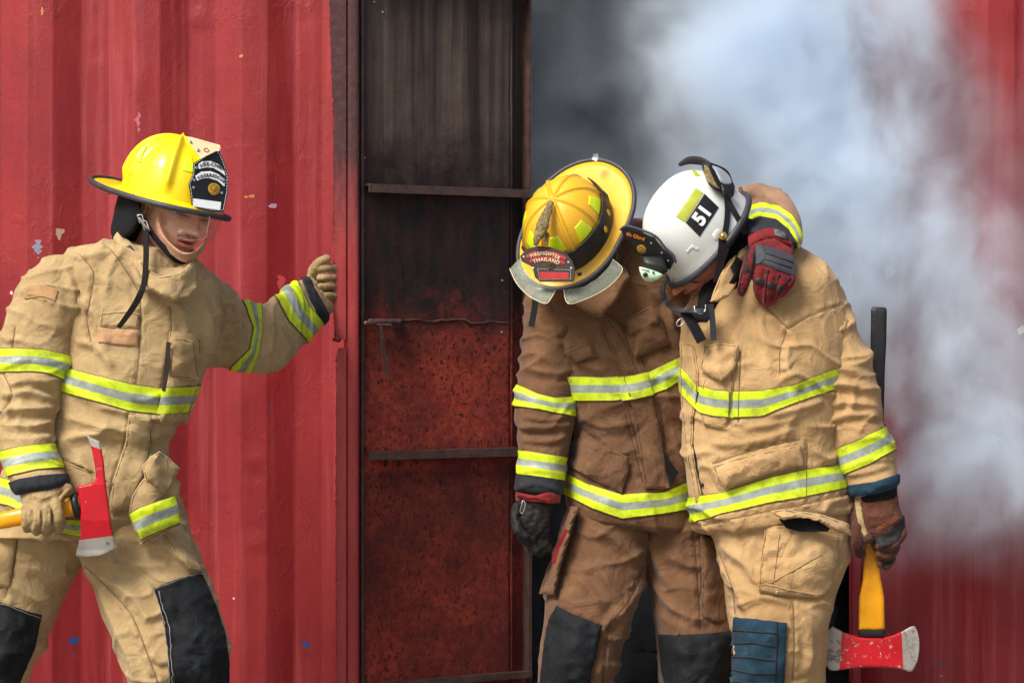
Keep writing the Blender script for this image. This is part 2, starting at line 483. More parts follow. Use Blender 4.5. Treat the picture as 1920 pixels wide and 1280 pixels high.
# ------------------------------------------------------------------ materials
def new_mat(name):
    m = bpy.data.materials.new(name); m.use_nodes = True; return m, m.node_tree, m.node_tree.nodes['Principled BSDF']
def N(nt, t, **kw):
    n = nt.nodes.new('ShaderNode'+t)
    for k, v in kw.items():
        if k.startswith('i_'): n.inputs[k[2:].replace('_', ' ')].default_value = v
        elif k.startswith('n_'): n.inputs[int(k[2:])].default_value = v
        else: setattr(n, k, v)
    return n
def ramp(nt, src, stops, interp='LINEAR'):
    r = nt.nodes.new('ShaderNodeValToRGB'); r.color_ramp.interpolation = interp; e = r.color_ramp.elements
    while len(e) < len(stops): e.new(.5)
    for el, (p, c) in zip(e, stops):
        el.position = p; el.color = c if hasattr(c, '__len__') else (c, c, c, 1)
    nt.links.new(src, r.inputs[0]); return r.outputs[0]
def mixc(nt, f, a, b, mode='MIX'):
    m = nt.nodes.new('ShaderNodeMix'); m.data_type = 'RGBA'; m.blend_type = mode
    for s, i in ((f, 0), (a, 6), (b, 7)):
        if hasattr(s, 'is_output') or hasattr(s, 'links'): nt.links.new(s, m.inputs[i])
        else: m.inputs[i].default_value = s
    return m.outputs[2]
def math_(nt, op, a, b=0, c=None):
    m = nt.nodes.new('ShaderNodeMath'); m.operation = op
    for i, s in enumerate((a, b, c)):
        if s is None: continue
        if hasattr(s, 'links'): nt.links.new(s, m.inputs[i])
        else: m.inputs[i].default_value = s
    return m.outputs[0]
def coords(nt, scale=(1, 1, 1), rot=(0, 0, 0), src='Object'):
    tc = N(nt, 'TexCoord'); mp = N(nt, 'Mapping'); mp.inputs['Scale'].default_value = scale; mp.inputs['Rotation'].default_value = rot
    nt.links.new(tc.outputs[src], mp.inputs[0]); return mp.outputs[0]
def tnoise(nt, vec, scale, detail=4, rough=.6, dist=0):
    n = N(nt, 'TexNoise'); n.inputs['Scale'].default_value = scale; n.inputs['Detail'].default_value = detail; n.inputs['Roughness'].default_value = rough; n.inputs['Distortion'].default_value = dist
    nt.links.new(vec, n.inputs['Vector']); return n.outputs['Fac']
def bump(nt, b, hs, strength=1, dist=.002):
    prev = None
    for h, d in hs:
        bp = N(nt, 'Bump'); bp.inputs['Strength'].default_value = strength; bp.inputs['Distance'].default_value = d
        nt.links.new(h, bp.inputs['Height'])
        if prev: nt.links.new(prev, bp.inputs['Normal'])
        prev = bp.outputs[0]
    nt.links.new(prev, b.inputs['Normal'])

def cloth_mat(name, col, dirt, weave=True, rough=.9, crump=.004, fade=None):
    m, nt, b = new_mat(name); v = coords(nt)
    n1 = tnoise(nt, v, 5, 5, .6, .3); n2 = tnoise(nt, v, 26, 4, .7)
    c = mixc(nt, ramp(nt, n1, [(.35, 0), (.7, 1)]), col, dirt)
    st_ = ramp(nt, tnoise(nt, v, 3.1, 7, .72, .8), [(.5, 0), (.72, .38)]); c = mixc(nt, st_, c, (col[0]*.42, col[1]*.40, col[2]*.40, 1))
    if fade: c = mixc(nt, ramp(nt, n2, [(.5, 0), (.8, .55)]), c, fade)
    hs = [(tnoise(nt, v, 11, 3, .5, 1.8), crump*2.4), (tnoise(nt, v, 42, 4, .6, .8), crump*.3)]
    if weave:
        # rip-stop: fine square grid of slightly raised threads
        v2 = coords(nt, (1, 1, 1), (0, 0, R(8)))
        w1 = N(nt, 'TexWave', wave_type='BANDS', bands_direction='Z'); w1.inputs['Scale'].default_value = 62; w1.inputs['Distortion'].default_value = .6
        w2 = N(nt, 'TexWave', wave_type='BANDS', bands_direction='X'); w2.inputs['Scale'].default_value = 62; w2.inputs['Distortion'].default_value = .6
        nt.links.new(v2, w1.inputs[0]); nt.links.new(v2, w2.inputs[0])
        g = math_(nt, 'MAXIMUM', math_(nt, 'POWER', w1.outputs['Fac'], 5), math_(nt, 'POWER', w2.outputs['Fac'], 5))
        c = mixc(nt, math_(nt, 'MULTIPLY', g, .12), c, (col[0]*.55, col[1]*.5, col[2]*.42, 1))
        hs.append((g, .00018))
    hs.append((tnoise(nt, v, 600, 2, .5), .0004))
    nt.links.new(c, b.inputs['Base Color']); b.inputs['Roughness'].default_value = rough
    b.inputs['Specular IOR Level'].default_value = .2
    b.inputs['Sheen Weight'].default_value = .12 if col[0] > .05 else .02; b.inputs['Sheen Roughness'].default_value = .5
    bump(nt, b, hs); return m
def plain(name, col, rough=.5, metal=0, nscale=30, nvar=.15, bumpd=.0003, coat=0, spec=.5):
    m, nt, b = new_mat(name); v = coords(nt); n = tnoise(nt, v, nscale, 5, .65)
    dark = (col[0]*(1-nvar*2), col[1]*(1-nvar*2), col[2]*(1-nvar*2), 1)
    nt.links.new(mixc(nt, ramp(nt, n, [(.35, 0), (.7, 1)]), dark, col), b.inputs['Base Color'])
    r = ramp(nt, n, [(.3, rough*.8), (.7, min(1, rough*1.2))]); nt.links.new(r, b.inputs['Roughness'])
    b.inputs['Metallic'].default_value = metal; b.inputs['Coat Weight'].default_value = coat; b.inputs['Specular IOR Level'].default_value = spec
    b.inputs['Coat Roughness'].default_value = .15
    bump(nt, b, [(tnoise(nt, v, nscale*8, 3), bumpd)]); return m
TAN = cloth_mat('tan_cloth', srgb(188, 162, 116), srgb(160, 132, 90), fade=srgb(202, 178, 134))
TAN2 = cloth_mat('tan_cloth_shell', srgb(192, 158, 110), srgb(164, 130, 86), fade=srgb(206, 172, 126))
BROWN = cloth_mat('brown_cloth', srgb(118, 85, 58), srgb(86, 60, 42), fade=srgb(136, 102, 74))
BLKPAD = cloth_mat('black_pad_cloth', srgb(25, 28, 32), srgb(16, 18, 20), weave=False, rough=.75, crump=.003, fade=srgb(40, 44, 48))
BLKCUFF = cloth_mat('charcoal_cuff_cloth', srgb(52, 54, 58), srgb(32, 33, 36), weave=False)
TEAL = cloth_mat('teal_pad_cloth', srgb(38, 66, 82), srgb(24, 46, 60), weave=False, crump=.003, fade=srgb(60, 90, 104))
STRAP = cloth_mat('strap_webbing', srgb(34, 26, 28), srgb(20, 17, 19), weave=False, crump=.0005)
NOMEX = cloth_mat('knit_hood_cloth', srgb(24, 24, 26), srgb(14, 14, 16), weave=False, crump=.003)
STITCH = plain('stitching', srgb(128, 100, 66), .95, nvar=.2)
STITCHB = plain('stitching_dark', srgb(72, 52, 38), .95, nvar=.2)
STITCHW = plain('stitching_pale', srgb(150, 145, 138), .95, nvar=.2)
LEATHER = cloth_mat('tan_leather', srgb(176, 150, 104), srgb(122, 96, 62), weave=False, rough=.7, crump=.004, fade=srgb(70, 54, 38))
BLEATHER = cloth_mat('black_leather', srgb(36, 34, 33), srgb(22, 20, 19), weave=False, rough=.6, crump=.003, fade=srgb(60, 54, 48))
BRLEATHER = cloth_mat('brown_suede', srgb(92, 56, 40), srgb(60, 35, 26), weave=False, rough=.85, crump=.004, fade=srgb(128, 80, 56))
REDLEATHER = cloth_mat('red_suede', srgb(140, 34, 36), srgb(96, 22, 26), weave=False, rough=.8, crump=.004, fade=srgb(80, 24, 24))
GREYPAD = cloth_mat('grey_knuckle_pad', srgb(74, 78, 84), srgb(52, 54, 60), weave=False, rough=.55, crump=.001)
TEALCUFF = TEAL

def tape_mat():
    m, nt, b = new_mat('reflective_tape'); tc = N(nt, 'TexCoord'); sp = N(nt, 'SeparateXYZ'); nt.links.new(tc.outputs['UV'], sp.inputs[0])
    v = coords(nt); n = tnoise(nt, v, 30, 5, .7)
    lime = mixc(nt, ramp(nt, n, [(.45, 0), (.75, 1)]), srgb(208, 230, 30), srgb(178, 194, 40))
    grey = mixc(nt, ramp(nt, n, [(.4, 0), (.7, 1)]), srgb(162, 172, 162), srgb(126, 136, 126))
    edge = ramp(nt, sp.outputs[1], [(0, srgb(90, 74, 52)), (.035, srgb(90, 74, 52)), (.05, 0), (.95, 0), (.965, 1)], 'CONSTANT')
    isg = ramp(nt, sp.outputs[1], [(0, 0), (.345, 1), (.655, 0)], 'CONSTANT')
    isb = ramp(nt, sp.outputs[1], [(0, 1), (.028, 0), (.972, 1)], 'CONSTANT')
    c = mixc(nt, isg, lime, grey); c = mixc(nt, isb, c, srgb(96, 80, 50))
    sm = ramp(nt, tnoise(nt, v, 14, 8, .78, .7), [(.48, 0), (.66, .5)])
    c = mixc(nt, sm, c, srgb(96, 92, 62))
    nt.links.new(c, b.inputs['Base Color']); b.inputs['Roughness'].default_value = .55
    b.inputs['Specular IOR Level'].default_value = .35
    rr = ramp(nt, isg, [(0, .6), (1, .4)]); nt.links.new(rr, b.inputs['Roughness'])
    bump(nt, b, [(tnoise(nt, v, 18, 4, .6, .6), .003), (tnoise(nt, v, 400, 2), .0002)]); return m
TAPE = tape_mat()
def shell_mat(name, a, bcol, rough=.28, scuff=srgb(120, 100, 40), sc=.2):
    m, nt, b = new_mat(name); v = coords(nt); n = tnoise(nt, v, 7, 7, .75, .4); n2 = tnoise(nt, coords(nt, (1, 1, 3)), 40, 6, .8)
    c = mixc(nt, ramp(nt, n, [(.35, 0), (.7, 1)]), a, bcol); c = mixc(nt, ramp(nt, n2, [(.6, 0), (.74, sc)]), c, scuff)
    nt.links.new(c, b.inputs['Base Color']); nt.links.new(ramp(nt, n2, [(.35, rough), (.8, rough+.3)]), b.inputs['Roughness'])
    b.inputs['Coat Weight'].default_value = .25; b.inputs['Coat Roughness'].default_value = .2
    bump(nt, b, [(tnoise(nt, v, 120, 3), .0003)]); return m
YEL_A = shell_mat('bright_yellow_shell', srgb(250, 218, 8), srgb(244, 206, 4), .25, srgb(200, 160, 20), .1)
YEL_B = shell_mat('worn_yellow_shell', srgb(236, 184, 34), srgb(222, 164, 26), .4, srgb(150, 110, 40), .45)
WHITE = shell_mat('white_shell', srgb(226, 228, 222), srgb(214, 216, 208), .22, srgb(160, 158, 140), .12)
RUBBER = plain('rubber_trim', srgb(62, 62, 68), .5, nscale=40, nvar=.15)
BLKRUB = plain('black_rubber', srgb(28, 28, 30), .5)
LIMESTK = plain('lime_sticker', srgb(222, 240, 20), .35, nvar=.04, coat=.3)
LIMEDULL = plain('dull_lime_sticker', srgb(176, 184, 50), .45, nvar=.08, nscale=60)
BLKLEA = plain('black_badge_leather', srgb(22, 21, 22), .45, nvar=.1)
BRNLEA = plain('dark_brown_badge_leather', srgb(48, 30, 26), .4, nvar=.15)
WHITEP = plain('white_panel', srgb(232, 236, 234), .45, nvar=.03)
REDP = plain('red_panel', srgb(180, 20, 26), .4, nvar=.08)
GOLD = plain('gold_medallion', srgb(222, 176, 70), .35, metal=.8, nscale=300, nvar=.25, bumpd=.002)
PEWTER = plain('pewter_medallion', srgb(120, 96, 72), .45, metal=.6, nscale=300, nvar=.25, bumpd=.002)
BRONZE = plain('carved_bronze', srgb(186, 164, 108), .5, metal=.35, nscale=110, nvar=.36, bumpd=.003)
STEEL = plain('worn_steel', srgb(190, 190, 186), .35, metal=.85, nscale=60, nvar=.15)
CREAM = plain('cream_plastic', srgb(222, 208, 160), .5, nvar=.08)
ORANGEU = plain('orange_lettering', srgb(228, 130, 30), .5)
LENSGRN = plain('pale_green_plastic', srgb(196, 226, 190), .4, nvar=.05)
HAIR = plain('black_hair', srgb(24, 18, 16), .6)
CHIN = cloth_mat('beige_chin_cup', srgb(196, 148, 120), srgb(178, 130, 104), weave=False, crump=.001, rough=.6)
def glass_mat(name, col, mixf, rough=.1, tint=(1, 1, 1, 1)):
    m, nt, b = new_mat(name); out = nt.nodes['Material Output']
    tr = N(nt, 'BsdfTransparent'); tr.inputs[0].default_value = tint
    ms = N(nt, 'MixShader'); fr = N(nt, 'Fresnel'); fr.inputs[0].default_value = 1.45
    f = math_(nt, 'MAXIMUM', math_(nt, 'MULTIPLY', fr.outputs[0], .3), mixf)
    if name.startswith('wet'):
        vo = N(nt, 'TexVoronoi'); vo.inputs['Scale'].default_value = 110; nt.links.new(coords(nt), vo.inputs['Vector'])
        dr = ramp(nt, vo.outputs['Distance'], [(.16, 1), (.26, 0)])
        gate = ramp(nt, tnoise(nt, coords(nt), 34, 2), [(.5, 0), (.56, 1)])
        dd = math_(nt, 'MULTIPLY', dr, gate)
        nt.links.new(mixc(nt, math_(nt, 'MULTIPLY', dd, .8), col, srgb(70, 78, 60)), b.inputs['Base Color']); bump(nt, b, [(dd, .002)])
        f = math_(nt, 'MAXIMUM', f, math_(nt, 'MULTIPLY', dd, .9))
    else: b.inputs['Base Color'].default_value = col
    nt.links.new(f, ms.inputs[0])
    nt.links.new(tr.outputs[0], ms.inputs[1]); nt.links.new(b.outputs[0], ms.inputs[2]); nt.links.new(ms.outputs[0], out.inputs[0])
    b.inputs['Roughness'].default_value = rough; return m
VISOR = glass_mat('clear_visor', srgb(190, 170, 160), .03, .03, (.96, .93, .92, 1))
VISORE = glass_mat('visor_edge', srgb(240, 225, 215), .5, .2)
VISORW = glass_mat('wet_frosted_visor', srgb(196, 202, 186), .20, .2, (.93, .96, .90, 1))
GOGLENS = glass_mat('goggle_lens', srgb(190, 195, 200), .6, .15)
def skin_mat(name, base):
    m, nt, b = new_mat(name); v = coords(nt); at = N(nt, 'Attribute'); at.attribute_name = 'Col'
    n = tnoise(nt, v, 60, 4, .6); c = mixc(nt, ramp(nt, n, [(.4, 0), (.75, .3)]), at.outputs['Color'], srgb(150, 84, 66))
    nt.links.new(c, b.inputs['Base Color']); b.inputs['Roughness'].default_value = .42
    b.inputs['Subsurface Weight'].default_value = .12; b.inputs['Subsurface Radius'].default_value = (.01, .004, .002); b.inputs['Subsurface Scale'].default_value = 1
    bump(nt, b, [(tnoise(nt, v, 260, 4), .0006)]); return m
SKIN = skin_mat('skin', None)
def axe_paint(name, col, chips, scale=50, lo=.6):
    m, nt, b = new_mat(name); v = coords(nt); n = tnoise(nt, v, scale, 8, .75, .4); f = ramp(nt, n, [(lo, 0), (lo+.03, 1)])
    n2 = tnoise(nt, v, 12, 4)
    c = mixc(nt, ramp(nt, n2, [(.35, 0), (.7, 1)]), col, (col[0]*.75, col[1]*.7, col[2]*.7, 1))
    nt.links.new(mixc(nt, f, c, chips), b.inputs['Base Color']); nt.links.new(ramp(nt, f, [(0, .3), (1, .65)]), b.inputs['Roughness'])
    bump(nt, b, [(math_(nt, 'SUBTRACT', 1, f), .0008), (tnoise(nt, v, 200, 3), .0003)]); return m
def axe_two(name, red, steel, chipr, chips, split, lo1, lo2, sc):
    """painted body with ground, unpainted bits; split = list of (a, b, c): bare where a*x+b*z+c > 0 in the axe's own coordinates"""
    m, nt, b = new_mat(name); v = coords(nt); tc = N(nt, 'TexCoord'); sp = N(nt, 'SeparateXYZ'); nt.links.new(tc.outputs['Object'], sp.inputs[0])
    n = tnoise(nt, v, sc, 8, .75, .4); n2 = tnoise(nt, v, 12, 4); n3 = tnoise(nt, v, 160, 3)
    rc = mixc(nt, ramp(nt, n2, [(.35, 0), (.7, 1)]), red, (red[0]*.72, red[1]*.7, red[2]*.7, 1)); f1 = ramp(nt, n, [(lo1, 0), (lo1+.03, 1)]); rc = mixc(nt, f1, rc, chipr)
    stc = mixc(nt, ramp(nt, n2, [(.35, 0), (.7, .6)]), steel, (steel[0]*.6, steel[1]*.58, steel[2]*.55, 1)); stc = mixc(nt, ramp(nt, n, [(lo2, 0), (lo2+.05, .8)]), stc, chips)
    tot = None
    for (a_, b_, c_) in split:
        q = math_(nt, 'ADD', math_(nt, 'ADD', math_(nt, 'MULTIPLY', sp.outputs[0], a_), math_(nt, 'MULTIPLY', sp.outputs[2], b_)), math_(nt, 'ADD', math_(nt, 'MULTIPLY', math_(nt, 'SUBTRACT', n3, .5), .0012), c_))
        q = ramp(nt, math_(nt, 'MULTIPLY', q, 900), [(0, 0), (1, 1)]); tot = q if tot is None else math_(nt, 'MAXIMUM', tot, q)
    nt.links.new(mixc(nt, tot, rc, stc), b.inputs['Base Color']); nt.links.new(ramp(nt, tot, [(0, .3), (1, .5)]), b.inputs['Roughness']); nt.links.new(math_(nt, 'MULTIPLY', tot, .35), b.inputs['Metallic'])
    bump(nt, b, [(math_(nt, 'SUBTRACT', 1, f1), .0006), (n3, .0003)]); return m
AXERED = axe_paint('chipped_red_paint', srgb(206, 20, 36), srgb(158, 150, 146), 45, .62)
AXESTEEL = axe_paint('bare_axe_steel', srgb(172, 168, 158), srgb(100, 78, 62), 40, .58)
AXEYEL = axe_paint('yellow_fibreglass', srgb(250, 172, 10), srgb(196, 90, 30), 30, .68)
AXEGRIP = plain('black_grip', srgb(34, 34, 36), .6, nvar=.1)
RUSTTIP = axe_paint('rusty_pick_tip', srgb(112, 88, 76), srgb(150, 136, 124), 60, .6)

# container paint
def wall_mat(name, spots):
    m, nt, b = new_mat(name); v = coords(nt); vs = coords(nt, (9, 9, .55)); 
    big = tnoise(nt, v, 1.6, 4, .6, .4); st = tnoise(nt, vs, 1.0, 5, .65); st2 = tnoise(nt, coords(nt, (28, 28, 1.1)), 1, 4, .6)
    c = mixc(nt, ramp(nt, st, [(.35, 0), (.68, 1)]), srgb(120, 21, 26), srgb(140, 36, 42))
    c = mixc(nt, ramp(nt, big, [(.4, 0), (.75, .6)]), c, srgb(166, 50, 44))
    c = mixc(nt, ramp(nt, st2, [(.52, 0), (.8, .45)]), c, srgb(186, 92, 96))
    grime = ramp(nt, tnoise(nt, coords(nt, (5, 5, 1.6)), 2.3, 7, .72, .6), [(.52, 0), (.76, .55)])
    c = mixc(nt, grime, c, srgb(112, 22, 26))
    speck = ramp(nt, tnoise(nt, v, 70, 3, .5), [(.70, 0), (.73, 1)])
    c = mixc(nt, math_(nt, 'MULTIPLY', speck, .55), c, srgb(80, 18, 20))
    # blisters and lifted edges of old paint
    bl = ramp(nt, tnoise(nt, coords(nt, (1, 1, .6)), 22, 5, .6, 1.2), [(.5, 0), (.56, .6), (.62, 1)])
    gate = ramp(nt, tnoise(nt, v, 3.1, 3), [(.45, 0), (.62, 1)])
    blg = math_(nt, 'MULTIPLY', bl, gate)
    tcn = N(nt, 'TexCoord'); nz = N(nt, 'TexNoise'); nz.inputs['Scale'].default_value = 75; nt.links.new(tcn.outputs['Object'], nz.inputs['Vector'])
    for (cx, cz, rx, rz, colr, rim) in spots:
        sp = N(nt, 'SeparateXYZ'); nt.links.new(tcn.outputs['Object'], sp.inputs[0])
        dx = math_(nt, 'MULTIPLY', math_(nt, 'SUBTRACT', sp.outputs[0], cx), 1/rx); dz = math_(nt, 'MULTIPLY', math_(nt, 'SUBTRACT', sp.outputs[2], cz), 1/rz)
        d = math_(nt, 'SQRT', math_(nt, 'ADD', math_(nt, 'MULTIPLY', dx, dx), math_(nt, 'MULTIPLY', dz, dz)))
        d = math_(nt, 'ADD', d, math_(nt, 'MULTIPLY', math_(nt, 'SUBTRACT', nz.outputs['Fac'], .5), 2.6))
        if rim: c = mixc(nt, ramp(nt, d, [(.9, 1), (1.35, 0)]), c, rim)
        c = mixc(nt, ramp(nt, d, [(.78, 1), (.9, 0)]), c, colr)
    nt.links.new(c, b.inputs['Base Color']); nt.links.new(ramp(nt, big, [(.3, .42), (.7, .6)]), b.inputs['Roughness'])
    b.inputs['Specular IOR Level'].default_value = .4
    bump(nt, b, [(blg, .0007), (tnoise(nt, v, 9, 6, .6), .0025), (tnoise(nt, v, 90, 4), .0006)]); return m
def rust_mat(name, zsplit):
    """sooty steel above, heat-rusted red paint below"""
    m, nt, b = new_mat(name); v = coords(nt); sp = N(nt, 'SeparateXYZ'); tc = N(nt, 'TexCoord'); nt.links.new(tc.outputs['Object'], sp.inputs[0])
    st = tnoise(nt, coords(nt, (26, 26, .7)), 1, 5, .65, .2); st2 = tnoise(nt, coords(nt, (9, 9, .35)), 1, 3, .6)
    soot = mixc(nt, ramp(nt, math_(nt, 'MULTIPLY', st, st2), [(.17, 0), (.4, 1)]), srgb(38, 30, 28), srgb(112, 97, 84))
    soot = mixc(nt, ramp(nt, tnoise(nt, v, 7, 6, .7), [(.4, 0), (.8, .7)]), soot, srgb(52, 26, 22))
    dark = mixc(nt, ramp(nt, tnoise(nt, coords(nt, (3, 3, 1)), 6, 7, .7), [(.4, 0), (.75, 1)]), srgb(22, 16, 16), srgb(66, 34, 30))
    fm = ramp(nt, tnoise(nt, v, 45, 8, .72), [(.46, 0), (.54, 1)])
    spk = ramp(nt, tnoise(nt, coords(nt, (1, 1, .7)), 95, 3, .6), [(.57, 0), (.62, 1)])
    n5 = tnoise(nt, v, 3.4, 6, .7, .4)
    rust = mixc(nt, fm, srgb(136, 44, 32), srgb(158, 62, 42)); rust = mixc(nt, ramp(nt, n5, [(.36, .0), (.62, .8)]), rust, srgb(70, 26, 24))
    spg = math_(nt, 'MULTIPLY', spk, ramp(nt, n5, [(.32, 1), (.62, .35)]))
    rust = mixc(nt, spg, rust, srgb(26, 16, 15))
    z = sp.outputs[2]
    n6 = math_(nt, 'MULTIPLY', math_(nt, 'SUBTRACT', tnoise(nt, v, 9, 6, .7), .5), .5)
    zz = math_(nt, 'ADD', z, n6)
    c = mixc(nt, ramp(nt, math_(nt, 'SUBTRACT', zz, zsplit), [(0, 0), (.22, 1)]), rust, dark)
    c = mixc(nt, ramp(nt, math_(nt, 'SUBTRACT', zz, zsplit+.55), [(0, 0), (.2, 1)]), c, soot)
    # soot run-down below the lower stiffener
    run = math_(nt, 'MULTIPLY', ramp(nt, math_(nt, 'SUBTRACT', zz, zsplit-.62), [(0, 0), (.36, .55)]), ramp(nt, math_(nt, 'SUBTRACT', zsplit-.27, z), [(0, 0), (.02, 1)]))
    c = mixc(nt, run, c, srgb(34, 20, 20))
    nt.links.new(c, b.inputs['Base Color']); b.inputs['Roughness'].default_value = .72; b.inputs['Specular IOR Level'].default_value = .35
    bump(nt, b, [(tnoise(nt, v, 60, 6, .7), .0015), (spk, .0008), (tnoise(nt, v, 3, 3), .01)]); return m
def post_mat():
    m, nt, b = new_mat('sooty_red_post'); v = coords(nt); sp = N(nt, 'SeparateXYZ'); tc = N(nt, 'TexCoord'); nt.links.new(tc.outputs['Object'], sp.inputs[0])
    red = mixc(nt, ramp(nt, tnoise(nt, coords(nt, (8, 8, 1)), 3, 6, .7), [(.35, 0), (.7, 1)]), srgb(138, 34, 36), srgb(168, 62, 56))
    so = mixc(nt, ramp(nt, tnoise(nt, v, 60, 5, .7), [(.45, 0), (.7, 1)]), srgb(24, 21, 22), srgb(52, 50, 54))
    zz = math_(nt, 'ADD', sp.outputs[2], math_(nt, 'MULTIPLY', math_(nt, 'SUBTRACT', tnoise(nt, coords(nt, (4, 4, .6)), 5, 6, .7), .5), 1.1))
    c = mixc(nt, ramp(nt, math_(nt, 'SUBTRACT', zz, 1.55), [(0, 0), (.4, .86)]), red, so)
    sk = ramp(nt, tnoise(nt, v, 75, 4, .6), [(.64, 0), (.7, .7)]); c = mixc(nt, sk, c, srgb(30, 18, 18))
    nt.links.new(c, b.inputs['Base Color']); b.inputs['Roughness'].default_value = .5
    bump(nt, b, [(tnoise(nt, v, 60, 5, .6), .001)]); return m
# ------------------------------------------------------------------ ground
def ground_mat():
    m, nt, b = new_mat('worn_concrete'); v = coords(nt)
    c = mixc(nt, ramp(nt, tnoise(nt, v, 1.3, 7, .65), [(.35, 0), (.7, 1)]), srgb(112, 106, 98), srgb(142, 136, 126))
    c = mixc(nt, ramp(nt, tnoise(nt, v, 40, 4, .7), [(.55, 0), (.7, .5)]), c, srgb(84, 78, 72))
    nt.links.new(c, b.inputs['Base Color']); b.inputs['Roughness'].default_value = .9; bump(nt, b, [(tnoise(nt, v, 60, 5), .003)]); return m
bm = bmesh.new(); bmesh.ops.create_grid(bm, x_segments=20, y_segments=20, size=300)
g = bm_obj('ground', bm, ground_mat()); g['kind'] = 'structure'

# ------------------------------------------------------------------ container
WY = .85; KW = (D+WY)/D
def wx(px, y=WY): return (px-960)/S*(D+y)/D
def wz(py, y=WY): return H+(640-py)/S*(D+y)/D
cont = thing('shipping_container', 'long red corrugated steel container with peeling paint and a sooty open doorway', 'container', (0, WY, 0))
spots = []
def spot(px, py, rx, ry, c, rim=None): spots.append((wx(px), wz(py), rx/S*KW, ry/S*KW, c, rim))
BG, OC, BL, PK = srgb(128, 140, 158), srgb(206, 160, 124), srgb(28, 76, 130), srgb(184, 100, 106)
dk = srgb(110, 24, 26)
spot(75, 464, 8, 15, BG, srgb(190, 120, 120)); spot(115, 438, 8, 12, srgb(196, 160, 130), dk); spot(24, 548, 4, 5, srgb(220, 190, 180), dk)
spot(469, 370, 10, 4.5, srgb(190, 120, 60), dk); spot(512, 388, 8, 6, srgb(196, 150, 170), dk); spot(140, 1199, 8, 9, BL, dk); spot(140, 1228, 3, 3, BL)
spot(572, 1206, 8, 6, BL, dk); spot(262, 228, 5, 18, PK); spot(528, 530, 9, 16, srgb(196, 76, 80), dk); spot(83, 22, 3, 7, srgb(190, 130, 70), dk)
spot(455, 8+100, 4, 3, srgb(200, 140, 90)); spot(508, 760, 2, 2, BL); spot(440, 1120, 2, 2, srgb(220, 180, 180))
WALL = wall_mat('flaking_red_paint', spots)
spots.clear()
spot(1858, 825, 16, 14, srgb(176, 196, 196)); spot(1912, 618, 10, 8, srgb(214, 196, 180)); spot(1664, 510, 12, 12, srgb(176, 180, 176)); spot(1763, 1267, 4, 2, BG); spot(1770, 1242, 4, 3, BL); spot(1756, 1248, 2, 3, BL); spot(1840, 1080, 2, 2, BL)
WALLR = wall_mat('flaking_red_paint_right', spots)
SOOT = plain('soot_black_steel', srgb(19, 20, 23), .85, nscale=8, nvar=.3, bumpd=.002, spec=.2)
RAWRED = axe_paint('chipped_dark_red_steel', srgb(118, 28, 30), srgb(46, 26, 28), 30, .56)
EDGER = axe_paint('chipped_edge_red', srgb(178, 44, 44), srgb(90, 24, 24), 90, .55)
def corrugated(name, px0, px1, phase, mat, dents, seed):
    bm = bmesh.new()
    xs = []
    p = px0
    while p <= px1: xs.append(p); p += 2.5 if -60 < p < 1980 else 12
    zs = np.arange(.17, 2.6, .025)
    X, Z = np.meshgrid(np.array(xs, float), zs, indexing='ij')
    q = (X+1.5*np.sin(Z*.9+seed)-phase) % 200
    dep = np.interp(q, [0, 3, 47, 50, 98, 101, 146, 150, 200], [0, .002, .033, .035, .035, .033, .002, 0, 0])
    xw = (X-960)/S*KW; nz = noise(np.column_stack([xw.ravel()*2.2, Z.ravel()*1.3, np.full(X.size, seed*1.)])).reshape(X.shape)*.004
    n2 = noise(np.column_stack([xw.ravel()*9, Z.ravel()*5, np.full(X.size, seed*3.)])).reshape(X.shape)*.0012
    Y = WY-dep+nz+n2
    for (dx, dy, rx, ry, a) in dents:
        cx, cz = wx(dx), wz(dy); Y += a*np.exp(-((xw-cx)/(rx/S))**2-((Z-cz)/(ry/S))**2)
    vv = [[bm.verts.new((xw[i, j], Y[i, j], Z[i, j])) for j in range(len(zs))] for i in range(len(xs))]
    for i in range(len(xs)-1):
        for j in range(len(zs)-1): bm.faces.new((vv[i][j], vv[i+1][j], vv[i+1][j+1], vv[i][j+1]))
    bmesh.ops.recalc_face_normals(bm, faces=bm.faces)
    if bm.faces[0].normal.y > 0: bmesh.ops.reverse_faces(bm, faces=bm.faces)
    o = bm_obj(name, bm, mat, cont, recalc=False); solidify(o, .004, -1); return o
corrugated('corrugated_wall', -1250, 648, 405-200*3, WALL, [(480, 862, 22, 9, -.010), (480, 880, 22, 10, .006), (480, 1002, 26, 6, .008), (480, 1012, 26, 6, -.006), (180, 100, 20, 5, .006), (370, 30, 22, 6, -.008), (575, 30, 26, 5, .006), (270, 150, 20, 40, -.004)], 1)
corrugated('corrugated_wall', 1606, 3100, 1600, WALLR, [(1790, 1150, 30, 6, .010), (1790, 1162, 30, 6, -.006), (1870, 1130, 20, 10, .006), (1820, 1228, 12, 4, .006), (1700, 1100, 10, 60, .003)], 5)
bm = bmesh.new()
x0, x1, xa, xb = wx(-1250), wx(3100), wx(648), wx(1600)
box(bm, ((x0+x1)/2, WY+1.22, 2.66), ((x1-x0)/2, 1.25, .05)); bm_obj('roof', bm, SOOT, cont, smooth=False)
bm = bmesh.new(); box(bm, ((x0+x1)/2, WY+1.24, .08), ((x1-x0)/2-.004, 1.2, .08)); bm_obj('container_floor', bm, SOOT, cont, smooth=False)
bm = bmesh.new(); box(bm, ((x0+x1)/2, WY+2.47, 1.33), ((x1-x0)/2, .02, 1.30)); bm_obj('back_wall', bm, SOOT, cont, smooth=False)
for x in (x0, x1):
    bm = bmesh.new(); box(bm, (x, WY+1.23, 1.385), (.03, 1.2, 1.215)); bm_obj('end_wall', bm, SOOT, cont, smooth=False)
